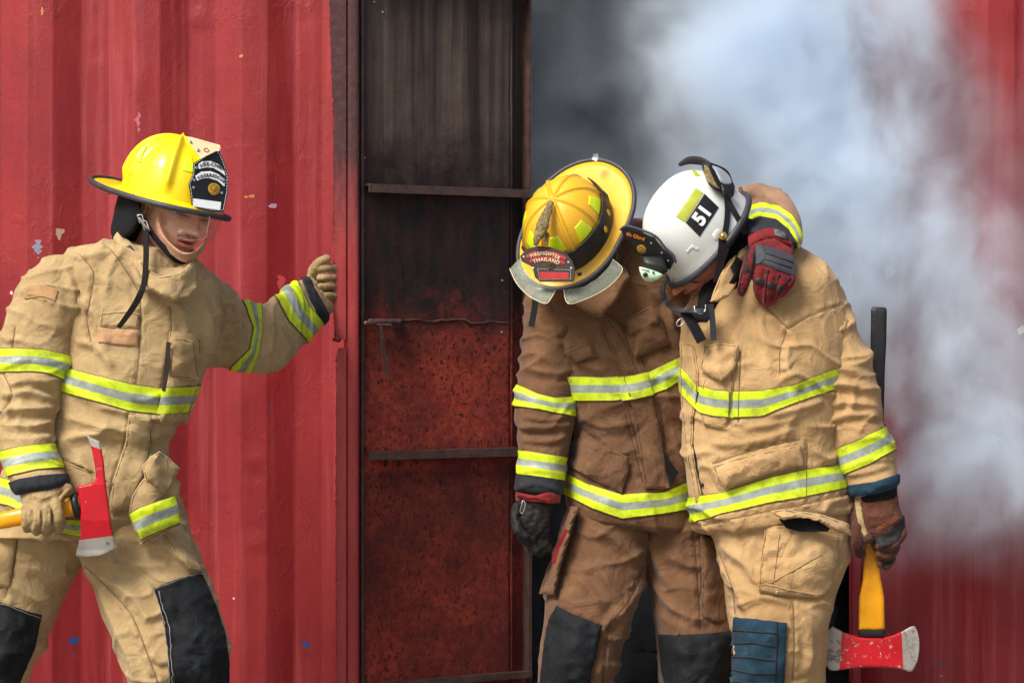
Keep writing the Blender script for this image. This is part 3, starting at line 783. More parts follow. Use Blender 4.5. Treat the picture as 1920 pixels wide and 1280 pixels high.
for xx in (xb+1.2, xa-1.3):
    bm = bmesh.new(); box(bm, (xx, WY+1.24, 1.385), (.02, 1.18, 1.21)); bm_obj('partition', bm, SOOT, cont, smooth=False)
bm = bmesh.new(); box(bm, ((x0+x1)/2, WY-.03, .085), ((x1-x0)/2, .03, .078)); bm_obj('bottom_rail', bm, WALL, cont, smooth=False)
bm = bmesh.new(); box(bm, ((x0+x1)/2, WY-.03, 2.62), ((x1-x0)/2, .03, .04)); bm_obj('top_rail', bm, WALL, cont, smooth=False)
# right jamb
bm = bmesh.new(); box(bm, (wx(1602), WY-.01, 1.37), (.011, .045, 1.2)); o = bm_obj('door_jamb', bm, WALLR, cont, smooth=False)
# left jamb: ragged flange and rounded post
PY = .60
POST = post_mat()
def edge_piece(pts, mat, name, y, seed):
    rnd = random.Random(seed); L = []
    for (a, b) in zip(pts[:-1], pts[1:]):
        k = max(1, int(abs(b[1]-a[1])/4))
        for j in range(k):
            t = j/k; L.append((a[0]+(b[0]-a[0])*t+rnd.choice([0, 0, .4, 1.2, -1.0, -1.6])*.8, a[1]+(b[1]-a[1])*t))
    L.append(pts[-1])
    out = L+[(649, pts[-1][1]), (649, pts[0][1])]
    return px_plane(name, out, Vector((0, y, 0)), (0, -1, 0), mat, cont, .007)
edge_piece([(615, -60), (617, 0), (624, 200), (625.5, 420), (627, 560), (628, 636)], POST, 'jamb_flange', PY-.005, 3)
edge_piece([(634, 652), (631, 668), (630, 900), (631, 1280), (631, 1560)], POST, 'jamb_flange', PY-.005, 4)
for grp in ((((615, -60), (617, 0)), ((617, 0), (624, 200)), ((624, 200), (625.5, 420)), ((625.5, 420), (627, 560)), ((627, 560), (628, 634))), (((631, 668), (630, 900)), ((630, 900), (631, 1280)), ((631, 1280), (631, 1560)))):
    P, Rr = [], []; rnd = random.Random(5)
    for (a, b) in grp:
        k = int(abs(b[1]-a[1])/4)+1
        for j in range(k):
            t = j/k; P.append(W(a[0]+(b[0]-a[0])*t+rnd.uniform(-1, .6), a[1]+(b[1]-a[1])*t, PY-.004)); Rr.append(rnd.choice([.0004, .0006, .0012, .0022, .0026]))
    bm = bmesh.new(); tube(bm, P, Rr, n=6); bm_obj('chipped_edge', bm, EDGER, cont)
bm = bmesh.new(); xw_ = wx(649, PY); box(bm, (xw_+.001, (PY+WY)/2+.004, 1.36), (.003, (WY-PY)/2, 1.2)); bm_obj('jamb_web', bm, POST, cont, smooth=False)
bm = bmesh.new()
def extr(bm, prof, z0, z1):
    a = [bm.verts.new((x, y, z0)) for x, y in prof]; b = [bm.verts.new((x, y, z1)) for x, y in prof]; n = len(prof)
    for i in range(n): bm.faces.new((a[i], a[(i+1) % n], b[(i+1) % n], b[i]))
    bm.faces.new(a[::-1]); bm.faces.new(b)
cxp, hw = wx(661.5, PY), 11.5/S*(D+PY)/D; r = .008; prof = []
for (sx, sy, a0) in ((1, -1, -90), (1, 1, 0), (-1, 1, 90), (-1, -1, 180)):
    for k in range(4):
        a = R(a0+k*30); prof.append((cxp+sx*(hw-r)+r*math.cos(a), PY+.03+sy*(.032-r)+r*math.sin(a)))
extr(bm, prof, .16, 2.58); o = bm_obj('jamb_post', bm, POST, cont); o.modifiers.new('es', 'EDGE_SPLIT').split_angle = R(50)
bm = bmesh.new(); tube(bm, [W(634, 636, PY-.03), W(634, 636, PY)], [.0085, .0085], n=14); tube(bm, [W(627, 636, PY-.018), W(634, 636, PY-.018)], [.006, .006], n=10); bm_obj('hinge_bolt', bm, RAWRED, cont)

# door leaf swung into the doorway
door_o = Vector((wx(681, .64), .64, 0)); door_e = Vector((wx(991, .95), .95, 0))
dd = (door_e-door_o); DL = dd.length; dx = dd.normalized(); dn = Vector((dx.y, -dx.x, 0))   # toward camera
if dn.y > 0: dn = -dn
RUST = rust_mat('burnt_rusty_steel', 1.26)
STIFF = plain('sooty_angle_iron', srgb(92, 66, 58), .6, nscale=26, nvar=.3, bumpd=.002)
def dbox(bm, u0, u1, z0, z1, n0, n1):
    vs = [bm.verts.new(door_o+dx*u+dn*q+Vector((0, 0, z))) for u in (u0, u1) for q in (n0, n1) for z in (z0, z1)]
    for f in ((0, 1, 3, 2), (4, 6, 7, 5), (0, 4, 5, 1), (2, 3, 7, 6), (0, 2, 6, 4), (1, 5, 7, 3)): bm.faces.new([vs[i] for i in f])
def door_u(px):          # px -> distance along the leaf
    p = on_plane(px, 640, door_o, dn); return (p-door_o).dot(dx)
def door_z(px, py): return on_plane(px, py, door_o, dn).z
door_root = thing('tmp', '', ''); 
bm = bmesh.new()      # leaf sheet, slightly buckled
nu, nz_ = 40, 120; u1 = door_u(957); vv = []
for i in range(nu+1):
    for j in range(nz_+1):
        u = u1*i/nu; z = .18+2.36*j/nz_
        vv.append((u, z))
A = np.array(vv); bk = noise(np.column_stack([A*2.6, np.full(len(A), 2.)]))*.006+noise(np.column_stack([A*9, np.full(len(A), 4.)]))*.0012
V2 = [bm.verts.new(door_o+dx*u+dn*b_+Vector((0, 0, z))) for (u, z), b_ in zip(vv, bk)]
for i in range(nu):
    for j in range(nz_): k = i*(nz_+1)+j; bm.faces.new((V2[k], V2[k+nz_+1], V2[k+nz_+2], V2[k+1]))
door = bm_obj('door_leaf', bm, RUST, cont); solidify(door, .004, 0)
bpy.data.objects.remove(door_root)
bm = bmesh.new(); dbox(bm, u1+.002, DL-.006, .17, 2.55, -.03, -.024); dbox(bm, u1, u1+.004, .17, 2.55, -.03, .004); bm_obj('edge_strip', bm, RUST, door, smooth=False)
bm = bmesh.new(); dbox(bm, DL-.006, DL+.004, .17, 2.55, -.03, .012); dbox(bm, -.012, -.002, .17, 2.55, -.02, .01); bm_obj('door_frame', bm, STIFF, door, smooth=False)
for (pl, pr, ex) in (((346, 362), None, door_u(985)), ((845, 861), None, door_u(976)), ((1278, 1290), None, DL-.01), ((-48, -30), None, DL-.01)):
    za, zb = door_z(700, pl[0]), door_z(700, pl[1])
    bm = bmesh.new(); dbox(bm, .0, ex, zb, za, .030, .036); dbox(bm, .0, ex, za-.005, za, .004, .030)
    bmesh.ops.bevel(bm, geom=list(bm.edges), offset=.0015, segments=1)
    bm_obj('stiffener', bm, STIFF, door, smooth=False)
# sliding latch, its rod end and the hanging strap
def DP(px, py, q): p = on_plane(px, py, door_o, dn); return p+dn*q
BOLT = axe_paint('rusty_bolt', srgb(92, 62, 54), srgb(60, 40, 38), 40, .5)
bm = bmesh.new(); tube(bm, [DP(684, 603, .03), DP(738, 603, .03)], [.0085]*2, n=12); bm_obj('latch_tube', bm, BOLT, door)
bm = bmesh.new(); tube(bm, [DP(668, 606, .055), DP(686, 606, .05)], [.0075]*2, n=12); tube(bm, [DP(694, 610, .042), DP(718, 610, .042)], [.0055]*2, n=10); bm_obj('latch_bolt', bm, BOLT, door)
bm = bmesh.new(); dbox(bm, door_u(729), door_u(744), door_z(735, 613), door_z(735, 597), .006, .02); bm_obj('latch_bracket', bm, BOLT, door, smooth=False)
ribbon('hanging_strap', [DP(697, 612, .046), DP(703, 650, .045), DP(713, 704, .04)], .0125, STIFF, door, .003, dn)
# weld scar across the sheet and torn tag
bm = bmesh.new(); rr = random.Random(4); P = [DP(745+ (i*9), 601+rr.uniform(-2.5, 2.5)+(3 if i > 14 else 0), .004) for i in range(24)]
tube(bm, P, [rr.uniform(.001, .0045) for _ in P], n=7); bm_obj('weld_scar', bm, STIFF, door)
for (a, b) in ((682, 296), (700, 5), (716, 24), (939, 623), (940, 526)):
    bm = bmesh.new(); tube(bm, [DP(a, b, .0), DP(a, b, .006)], [.004, .003], n=8); bm_obj('rivet_head', bm, STEEL, door)

# ------------------------------------------------------------------ smoke
def smoke():
    m = bpy.data.materials.new('smoke'); m.use_nodes = True; nt = m.node_tree; nt.nodes.remove(nt.nodes['Principled BSDF'])
    out = nt.nodes['Material Output']; pv = N(nt, 'VolumePrincipled'); nt.links.new(pv.outputs[0], out.inputs['Volume'])
    pv.inputs['Color'].default_value = SMOKE_COL; pv.inputs['Anisotropy'].default_value = -.55
    tc = N(nt, 'TexCoord'); pos = tc.outputs['Object']
    warp = N(nt, 'TexNoise'); warp.inputs['Scale'].default_value = 1.6; warp.inputs['Detail'].default_value = 1; nt.links.new(pos, warp.inputs['Vector'])
    vm = N(nt, 'VectorMath', operation='MULTIPLY_ADD'); nt.links.new(warp.outputs['Color'], vm.inputs[0]); vm.inputs[1].default_value = (.36, .36, .36); nt.links.new(pos, vm.inputs[2])
    mp = N(nt, 'Mapping'); mp.inputs['Scale'].default_value = (1, .8, .8); mp.inputs['Rotation'].default_value = (0, R(35), 0); nt.links.new(vm.outputs[0], mp.inputs[0])
    n1 = tnoise(nt, mp.outputs[0], 3.0, 7, .62, 0)
    tot = None
    for (px, py, y, rx, ry, rz, wt) in PLUME:
        c = W(px, py, y); s = N(nt, 'VectorMath', operation='SUBTRACT'); nt.links.new(vm.outputs[0], s.inputs[0]); s.inputs[1].default_value = (c.x+.18, c.y+.18, c.z+.18)
        q = N(nt, 'VectorMath', operation='MULTIPLY'); nt.links.new(s.outputs[0], q.inputs[0]); q.inputs[1].default_value = (1/rx, 1/ry, 1/rz)
        d = N(nt, 'VectorMath', operation='LENGTH'); nt.links.new(q.outputs[0], d.inputs[0])
        mr = N(nt, 'MapRange', interpolation_type='SMOOTHSTEP'); mr.inputs[1].default_value = 1.0; mr.inputs[2].default_value = .1; mr.inputs[3].default_value = 0; mr.inputs[4].default_value = wt
        nt.links.new(d.outputs['Value'], mr.inputs[0])
        tot = mr.outputs[0] if tot is None else math_(nt, 'ADD', tot, mr.outputs[0])
    # thin smoke all through the doorway
    sp = N(nt, 'SeparateXYZ'); nt.links.new(pos, sp.inputs[0])
    inn = N(nt, 'MapRange'); inn.inputs[1].default_value = .7; inn.inputs[2].default_value = 1.0; inn.inputs[3].default_value = 0; inn.inputs[4].default_value = SMOKE_BASE; nt.links.new(sp.outputs[1], inn.inputs[0])
    up = N(nt, 'MapRange'); up.inputs[1].default_value = 1.1; up.inputs[2].default_value = 2.0; up.inputs[3].default_value = .12; up.inputs[4].default_value = 1; nt.links.new(sp.outputs[2], up.inputs[0])
    tot = math_(nt, 'ADD', tot, math_(nt, 'MULTIPLY', inn.outputs[0], up.outputs[0]))
    nz = N(nt, 'MapRange', interpolation_type='SMOOTHSTEP'); nz.inputs[1].default_value = .34; nz.inputs[2].default_value = .68; nz.inputs[3].default_value = .10; nz.inputs[4].default_value = 1.5; nt.links.new(n1, nz.inputs[0])
    fine = ramp(nt, tnoise(nt, mp.outputs[0], 8.5, 5, .62, .25), [(.38, .35), (.62, 1)])
    nt.links.new(math_(nt, 'MULTIPLY', math_(nt, 'MULTIPLY', math_(nt, 'MULTIPLY', tot, nz.outputs[0]), fine), SMOKE_DENS*1.45), pv.inputs['Density'])
    bm = bmesh.new(); xs0, xs1 = wx(985, .95)+.012, wx(2050)
    # one closed solid: the doorway part reaches into the container, the outside part hangs in front of the right wall
    xr = xb-.02
    prof = [(xs0, 1.0), (xs0+.02, .40), (xs1, .40), (xs1, WY-.07), (xr, WY-.07), (xr, 2.6), (xs0, 2.6)]
    extr(bm, prof, .3, 2.55); o = bm_obj('smoke', bm, m, smooth=False); o['kind'] = 'stuff'; return o
SMOKE_COL = (.83, .92, 1.0, 1); SMOKE_BASE = .04; SMOKE_DENS = 10.5
PLUME = [(1510, 150, .80, .62, .46, .62, 1.0), (1580, 430, .74, .48, .5, .52, .7), (1775, 660, .60, .46, .24, .50, .55), (1850, 880, .60, .36, .20, .26, .42),
         (1230, 130, 1.4, .45, .5, .5, .12), (1310, 430, 1.2, .46, .5, .33, .5), (1650, 0, .68, .34, .3, .28, .5), (1700, 900, .6, .40, .2, .32, .24), (1880, 960, .6, .36, .2, .30, .16), (1850, 400, .62, .5, .22, .6, .06)]
smoke()
# ------------------------------------------------------------------ heads
def frame(c, f, u, s=1.0):
    f = Vector(f).normalized(); u = Vector(u); u = (u-f*u.dot(f)).normalized(); r = f.cross(u)
    return Matrix(((r.x*s, f.x*s, u.x*s, c[0]), (r.y*s, f.y*s, u.y*s, c[1]), (r.z*s, f.z*s, u.z*s, c[2]), (0, 0, 0, 1)))
def head_verts(nu=150, nv=110):
    V = []; 
    for i in range(1, nv):
        th = math.pi*i/nv
        for j in range(nu):
            ph = 2*math.pi*j/nu; V.append((math.sin(th)*math.sin(ph), math.sin(th)*math.cos(ph), math.cos(th)))
    V = np.array(V+[(0, 0, 1), (0, 0, -1)])
    F = []
    for i in range(nv-2):
        for j in range(nu): a = i*nu+j; b = i*nu+(j+1) % nu; F.append((a, a+nu, b+nu, b))
    t = (nv-1)*nu
    for j in range(nu): F.append((t, j, (j+1) % nu)); F.append((t+1, (nv-2)*nu+(j+1) % nu, (nv-2)*nu+j))
    return V, F
def build_head(skin, lip, mous=True):
    V, F = head_verts(); x, y, z = V[:, 0].copy(), V[:, 1].copy(), V[:, 2].copy()
    X = .076*x; Y = .098*y; Z = .118*z
    t = np.clip(-z, 0, 1); X *= 1-.20*t**2; Y = Y+np.where(y > 0, .022*t*y, .02*t*y)
    Y += np.where(y < 0, .035*t**1.5, 0)
    X *= 1+.05*np.exp(-((z-.15)/.4)**2)
    fr = np.clip(y*1.4, 0, 1)
    G = lambda cx, cz, sx, sz: np.exp(-((X-cx)/sx)**2-((Z-cz)/sz)**2)*fr
    G2 = lambda cx, cz, sx, sz: (np.exp(-((np.abs(X)-cx)/sx)**2-((Z-cz)/sz)**2))*fr
    d = np.zeros(len(X))
    d -= .010*G2(.032, .012, .018, .013)                       # eye sockets
    d += .006*G2(.028, .034, .022, .009)                       # brow
    br = np.clip((.022-Z)/.055, 0, 1)*(Z < .024)*(Z > -.036)
    d += (.005+.020*br**1.3)*np.exp(-(X/(.008+.006*br))**2)*fr*np.clip((Z+.037)/.006, 0, 1)*np.clip((.026-Z)/.014, 0, 1)
    d += .013*G2(.0125, -.026, .0075, .0085)                     # nostril wings
    d += .012*G(0, -.024, .010, .010)
    d -= .004*G2(.0065, -.0345, .0035, .0025)
    d += .006*G2(.044, -.012, .020, .020)                      # cheeks
    d += .009*G(0, -.050, .026, .014)                          # muzzle
    d += .0075*G(0, -.0480, .022, .0048)*(1-.25*np.exp(-(X/.004)**2)); d += .0095*G(0, -.0670, .019, .0058)
    d -= .007*np.exp(-(X/.018)**2-((Z+.0575)/.0034)**2)*fr      # mouth opening
    d -= .004*G(0, -.077, .020, .005); d += .010*G(0, -.094, .022, .014)
    Y = Y+d
    e = G2(.033, .010, .013, .0062); Y += .007*e                 # closed lids bulge
    Y -= .002*G2(.033, .0055, .013, .0012)
    P = np.column_stack([X, Y, Z])
    col = np.tile(np.array(skin), (len(X), 1))
    def blend(m, c):
        m = np.clip(m, 0, 1)[:, None]; return col*(1-m)+np.array(c)*m
    dk = (skin[0]*.55, skin[1]*.42, skin[2]*.38)
    col = blend(.62*G2(.034, .006, .017, .010), dk); col = blend(.35*G2(.045, -.02, .02, .02), (skin[0]*1.05, skin[1]*.7, skin[2]*.65))
    col = blend(.35*G(0, -.026, .016, .010), (skin[0]*1.0, skin[1]*.7, skin[2]*.62))
    hair = (.012, .009, .008)
    col = blend(1.5*G2(.030, .031, .019, .0036), hair)
    col = blend(1.8*G2(.033, .0040, .015, .0020), hair)
    lm = ((np.abs(X) < .024) & (np.abs(Z+.0575) < .0165*np.sqrt(np.clip(1-(X/.0245)**2, 0, 1))) & (y > 0)).astype(float)
    col = blend(lm*.9, lip)
    col = blend(((np.abs(X) < .019) & (np.abs(Z+.0576) < .0032*np.sqrt(np.clip(1-(X/.019)**2, 0, 1))) & (y > 0)).astype(float), (.03, .008, .008))
    if mous:
        mz = -.040-.35*np.clip(np.abs(X)-.012, 0, 1)
        col = blend((1.15*np.exp(-((Z-mz)/.0036)**2)*(np.abs(X) < .030)*np.clip(np.abs(X)/.006+.25, 0, 1))*fr*.85, hair)
        col = blend(.30*G(0, -.085, .014, .006), hair)
    col = blend(np.clip((z-.55)*3-.2*y, 0, 1)+np.clip((-.25-y)*4, 0, 1)*np.clip(z*3+1, 0, 1), hair)
    return P, F, col
def body_mesh(M, skin, lip, secs, mous=True):
    """one continuous body: head, neck and the trunk and limbs under the clothes"""
    P, F, col = build_head(skin, lip, mous)
    bm = bmesh.new(); P4 = (np.column_stack([P, np.ones(len(P))]) @ np.array(M).T)[:, :3]
    vs = [bm.verts.new(p) for p in P4]
    for f in F: bm.faces.new([vs[i] for i in f])
    nh = len(vs)
    # ears
    for s in (-1, 1):
        E = []
        for k in range(9):
            a = R(-150+k*37); E.append(M @ Vector((s*(.079+.006*math.sin(a*1.0)), -.012+.014*math.cos(a)-.004, -.005+.028*math.sin(a))))
        tube(bm, E, [.003, .0045, .005, .0055, .005, .005, .005, .0045, .003], n=8)
        tube(bm, [M @ Vector((s*.070, -.012, .012)), M @ Vector((s*.078, -.012, -.004)), M @ Vector((s*.074, -.010, -.024))], [.008, .011, .007], n=10, flat=.6)
    # neck
    neck0, neck1 = M @ Vector((0, -.025, -.05)), secs['neck']
    tube(bm, [neck0, neck0.lerp(neck1, .5), neck1], [.058, .056, .066], n=24)
    for s in secs['parts']: loft(bm, s, n=16, sub=2, scale=.62)
    me = bpy.data.meshes.new('body'); bmesh.ops.recalc_face_normals(bm, faces=bm.faces); bm.to_mesh(me); bm.free()
    ca = me.color_attributes.new('Col', 'FLOAT_COLOR', 'POINT'); arr = np.ones((len(me.vertices), 4)); arr[:, :3] = skin; arr[:nh, :3] = col
    ca.data.foreach_set('color', arr.reshape(-1)); return me

# ------------------------------------------------------------------ helmets
class Dome:
    def __init__(s, a, b, h, ridges, rh, rw, px_=.86, pz=.82, comb=0):
        s.a, s.b, s.h, s.ridges, s.rh, s.rw, s.px_, s.pz, s.comb = a, b, h, ridges, rh, rw, px_, pz, comb
    def p(s, th, ph, off=0):
        sn, cs = max(math.sin(th), 0), max(math.cos(th), 0)
        if th > math.pi/2: sn = 1+(th-math.pi/2)*.12
        r = sn**s.px_; z = s.h*cs**s.pz-max(0, th-math.pi/2)*.16
        rid = 0
        for q in s.ridges:
            da = (ph-R(q)+math.pi) % (2*math.pi)-math.pi; arc = da*max(s.a*r, .004)
            rid = max(rid, math.exp(-(arc/s.rw)**2)*(1 if abs(da) < 1.4 else 0))
        fade = min(1, max(0, (R(86)-th)/R(10)))
        off = off+s.rh*rid*fade
        n = Vector((math.sin(ph)*sn/s.a, math.cos(ph)*sn/s.b, cs/s.h)).normalized()
        comb = s.comb*math.exp(-(math.sin(ph)*r*s.a/.03)**2)*cs
        return Vector((s.a*r*math.sin(ph), s.b*r*math.cos(ph), z+comb))+n*off
def dome_obj(name, dm, M, mat, parent, nu=480, nv=70, thmax=90):
    bm = bmesh.new(); rings = []
    for i in range(1, nv+1):
        th = R(thmax)*i/nv; rings.append([bm.verts.new(M @ dm.p(th, 2*math.pi*j/nu)) for j in range(nu)])
    top = bm.verts.new(M @ dm.p(0, 0, dm.rh*.6))
    for j in range(nu): bm.faces.new((top, rings[0][j], rings[0][(j+1) % nu]))
    for a, b in zip(rings[:-1], rings[1:]):
        for j in range(nu): bm.faces.new((a[j], b[j], b[(j+1) % nu], a[(j+1) % nu]))
    o = bm_obj(name, bm, mat, parent); solidify(o, .003, -1); return o
def dome_patch(name, dm, M, ph0, ph1, th0, th1, mat, parent, off=.0012, thick=.0012, taper=0, holes=(), n=14, corner=None):
    bm = bmesh.new(); g = []
    for i in range(n+1):
        row = []
        for j in range(n+1):
            v = i/n; u = j/n; th = R(th0+(th1-th0)*v); pm = (ph0+ph1)/2; k = 1-taper*(1-v)
            row.append(bm.verts.new(M @ dm.p(th, R(pm+(ph0+(ph1-ph0)*u-pm)*k), off)))
        g.append(row)
    for i in range(n):
        for j in range(n):
            bm.faces.new((g[i][j], g[i+1][j], g[i+1][j+1], g[i][j+1]))
    bmesh.ops.recalc_face_normals(bm, faces=bm.faces)
    o = bm_obj(name, bm, mat, parent, recalc=False); solidify(o, thick, 0); return o
def brim_obj(dm, M, wfn, zfn, mat, trim_mat, parent, tr=.006, nu=120, z0=0, flatb=False):
    bm = bmesh.new(); rings = []; prof = (0, .1, .3, .55, .8, 1)
    outer = []
    for j in range(nu):
        ph = 2*math.pi*j/nu; b = Vector((dm.a*math.sin(ph), dm.b*math.cos(ph), 0)); d = Vector((math.sin(ph)/dm.a, math.cos(ph)/dm.b, 0)).normalized(); d = (d*.5+Vector((math.sin(ph), math.cos(ph), 0))*.5).normalized()
        w_, z_ = wfn(ph), zfn(ph); row = []
        for t in prof: row.append(bm.verts.new(M @ (b+d*(w_*t-.002)+Vector((0, 0, z0+(0 if flatb else .010)*(1-t)**3-.003+z_*t**1.5)))))
        rings.append(row); outer.append(M @ (b+d*w_+Vector((0, 0, z0+z_-.003))))
    for j in range(nu):
        for k in range(len(prof)-1): bm.faces.new((rings[j][k], rings[(j+1) % nu][k], rings[(j+1) % nu][k+1], rings[j][k+1]))
    o = bm_obj('brim', bm, mat, parent); solidify(o, .0035, 0)
    bm = bmesh.new(); n = 12; rr = []
    for j in range(nu):
        t = (outer[(j+1) % nu]-outer[j-1]).normalized(); up = (M.to_3x3() @ Vector((0, 0, 1))).normalized(); s = t.cross(up).normalized()
        rr.append([bm.verts.new(outer[j]+s*tr*math.cos(2*math.pi*k/n)+up*tr*1.15*math.sin(2*math.pi*k/n)) for k in range(n)])
    for j in range(nu):
        for k in range(n): bm.faces.new((rr[j][k], rr[(j+1) % nu][k], rr[(j+1) % nu][(k+1) % n], rr[j][(k+1) % n]))
    bm_obj('brim_trim', bm, trim_mat, parent)
    return o
def disc(name, c, n, rad, thick, mat, parent, sx=1.0, rings=3):
    """slightly domed round boss"""
    n = Vector(n).normalized(); u = n.orthogonal().normalized(); v = n.cross(u); bm = bmesh.new(); prev = None
    for k, (rr, hh) in enumerate(((1, 0), (1, .5), (.9, .8), (.78, .72), (.7, .9), (.35, 1))):
        r = [bm.verts.new(c+(u*math.cos(a)*sx+v*math.sin(a))*rad*rr+n*thick*hh) for a in [2*math.pi*j/28 for j in range(28)]]
        if prev:
            for j in range(28): bm.faces.new((prev[j], prev[(j+1) % 28], r[(j+1) % 28], r[j]))
        prev = r
    bm.faces.new(prev); return bm_obj(name, bm, mat, parent)
def emboss(name, c, n, rad, mat, parent):
    """raised rays of a crossed-tools medallion"""
    n = Vector(n).normalized(); xd = Vector((1, 0, 0)); xd = (xd-n*xd.dot(n)).normalized(); yd = n.cross(xd); bm = bmesh.new()
    for k in range(8):
        a = 2*math.pi*k/8+.2; d = xd*math.cos(a)+yd*math.sin(a)
        tube(bm, [c+d*rad*.2, c+d*rad*.72], [rad*.06, rad*.11], n=8)
    ringp = [c+(xd*math.cos(a)+yd*math.sin(a))*rad*.86 for a in [2*math.pi*j/24 for j in range(25)]]
    tube(bm, ringp, [rad*.06]*25, n=6); tube(bm, [c-n*.001, c+n*.0012], [rad*.22]*2, n=12)
    return bm_obj(name, bm, mat, parent)
def ring_obj(name, c, n, rad, wire, mat, parent, sx=1):
    n = Vector(n).normalized(); u = n.orthogonal().normalized(); v = n.cross(u)
    bm = bmesh.new(); P = [c+u*math.cos(a)*rad+v*math.sin(a)*rad*sx for a in [2*math.pi*j/24 for j in range(25)]]
    tube(bm, P, [wire]*25, n=8); return bm_obj(name, bm, mat, parent)
def stitched(name, outline, o, n, mat, parent, wd=.0011, dash=3.2, gap=2.2, off=.0004):
    """row of stitches along a traced outline on a plane"""
    n = Vector(n).normalized(); bm = bmesh.new(); L = [tuple(p) for p in outline]+[tuple(outline[0])]; carry = 0
    for a, b in zip(L[:-1], L[1:]):
        d = math.dist(a, b); k = max(1, round(d/(dash+gap)))
        for j in range(k):
            t0, t1 = j/k, (j+dash/(dash+gap))/k
            p0, p1 = [on_plane(a[0]+(b[0]-a[0])*t, a[1]+(b[1]-a[1])*t, o+n*off, n) for t in (t0, t1)]
            tube(bm, [p0, p1], [wd*.5]*2, n=6)
    return bm_obj(name, bm, mat, parent)
def inset(outline, k):
    cx = sum(p[0] for p in outline)/len(outline); cy_ = sum(p[1] for p in outline)/len(outline)
    return [(cx+(p[0]-cx)*k, cy_+(p[1]-cy_)*k) for p in outline]
def glove(name, lofts, fingers, mat, parent, vox=.0026, amp=.0018, seed=3, smooth=4, folds=()):
    bm = bmesh.new()
    for l in lofts: loft(bm, l, n=20, sub=4)
    for pts, r in fingers: tube(bm, [W(*p) for p in pts], [q/S for q in (r if hasattr(r, '__len__') else [r]*len(pts))], n=14, sub=4)
    me = voxel(bm, vox, smooth, .5); v, n = get_vn(me)
    d = amp*(noise(v*45+seed)+.6*noise(v*95+seed)+.8*(np.abs(noise(v*24+seed*2))-.3))+apply_folds(v, n, folds); set_v(me, v+n*d[:, None])
    return mesh_obj(name, me, mat, parent)
def boot(parent, x, y, z0, fx, label=None):
    bm = bmesh.new(); s = .03
    tube(bm, [Vector((x, y+.03, .34)), Vector((x, y+.03, .16)), Vector((x, y+.02, .07))], [.075, .062, .06], n=20)
    tube(bm, [Vector((x, y+.04, .06)), Vector((x+fx*.06, y-.05, .06)), Vector((x+fx*.12, y-.13, .05))], [.055, .052, .048], n=20, flat=.9)
    me = voxel(bm, .006, 4); o = mesh_obj('boot', me, BLKRUB, parent)
    bm = bmesh.new(); tube(bm, [Vector((x, y+.06, .014)), Vector((x+fx*.12, y-.15, .014))], [.058, .054], n=20, flat=.24, flatdir=(0, 0, 1)); bm_obj('sole', bm, BLKRUB, o)
    return o
# ================================================================== FIREFIGHTER ON THE LEFT
PA = thing('person', 'firefighter in tan turnout coat and bright yellow helmet, one glove gripping the container door edge', 'person', (W(200, 640, 0).x, 0, 0))
LA = {}
A_torso = [(222, 452, 366, 486, .02, .10), (150, 462, 386, 500, .02, .135), (108, 505, 408, 540, .03, .15), (100, 560, 414, 590, .03, .155), (100, 650, 405, 655, .02, .155), (90, 725, 375, 715, .02, .155), (80, 780, 352, 775, .02, .15), (50, 835, 318, 825, .02, .15), (10, 885, 320, 870, .02, .155), (-14, 935, 332, 920, .02, .16), (-26, 975, 326, 960, .02, .165), (-30, 1003, 250, 1000, .02, .165)]
A_armR = [(100, 478, 200, 500, -.01, .07), (52, 515, 168, 545, -.03, .085), (18, 575, 152, 590, -.05, .09), (4, 625, 140, 640, -.06, .09), (-2, 675, 131, 690, -.07, .085), (-8, 720, 118, 735, -.08, .082), (-12, 765, 104, 778, -.10, .08), (-8, 805, 102, 815, -.13, .075), (0, 845, 106, 838, -.16, .072), (10, 880, 113, 872, -.19, .068), (22, 905, 120, 896, -.21, .062), (27, 914, 123, 904, -.215, .060)]
A_armL = [(350, 500, 340, 680, .05, .07), (385, 500, 380, 690, .08, .085), (425, 535, 412, 690, .14, .085), (455, 562, 448, 694, .20, .085), (482, 570, 482, 700, .27, .082), (508, 562, 520, 690, .34, .078), (532, 546, 560, 658, .41, .072), (556, 528, 590, 622, .48, .066), (572, 518, 612, 598, .54, .06)]
A_legR = [(130, 940, 340, 930, .03, .14), (140, 1000, 352, 985, .02, .14), (152, 1045, 376, 1035, .0, .135), (172, 1095, 386, 1080, -.02, .13), (192, 1150, 406, 1135, -.05, .12), (213, 1200, 423, 1190, -.08, .115), (233, 1250, 430, 1245, -.09, .11), (252, 1320, 425, 1320, -.06, .105), (275, 1420, 410, 1420, 0, .09), (290, 1510, 400, 1510, .03, .085)]
A_legL = [(-60, 940, 200, 950, .05, .14), (-70, 1000, 180, 1010, .06, .14), (-85, 1060, 150, 1065, .06, .135), (-100, 1110, 118, 1125, .05, .13), (-115, 1160, 96, 1180, .03, .12), (-130, 1220, 70, 1240, .0, .115), (-140, 1280, 44, 1295, .0, .11), (-145, 1390, 10, 1400, .05, .1), (-150, 1510, -25, 1510, .1, .085)]
fA, uA = Vector((.64, -.70, -.30)).normalized(), Vector((.24, .03, .97))
MA = frame(W(329, 394, -.005), Vector((.56, -.78, -.28)), Vector((.22, .03, .97)), 1.09)
me = body_mesh(MA, srgb(234, 184, 150)[:3], srgb(214, 120, 112)[:3], dict(neck=W(278, 500, .04), parts=[A_torso, A_armR, A_armL, A_legR, A_legL]))
mesh_obj('body', me, SKIN, PA)

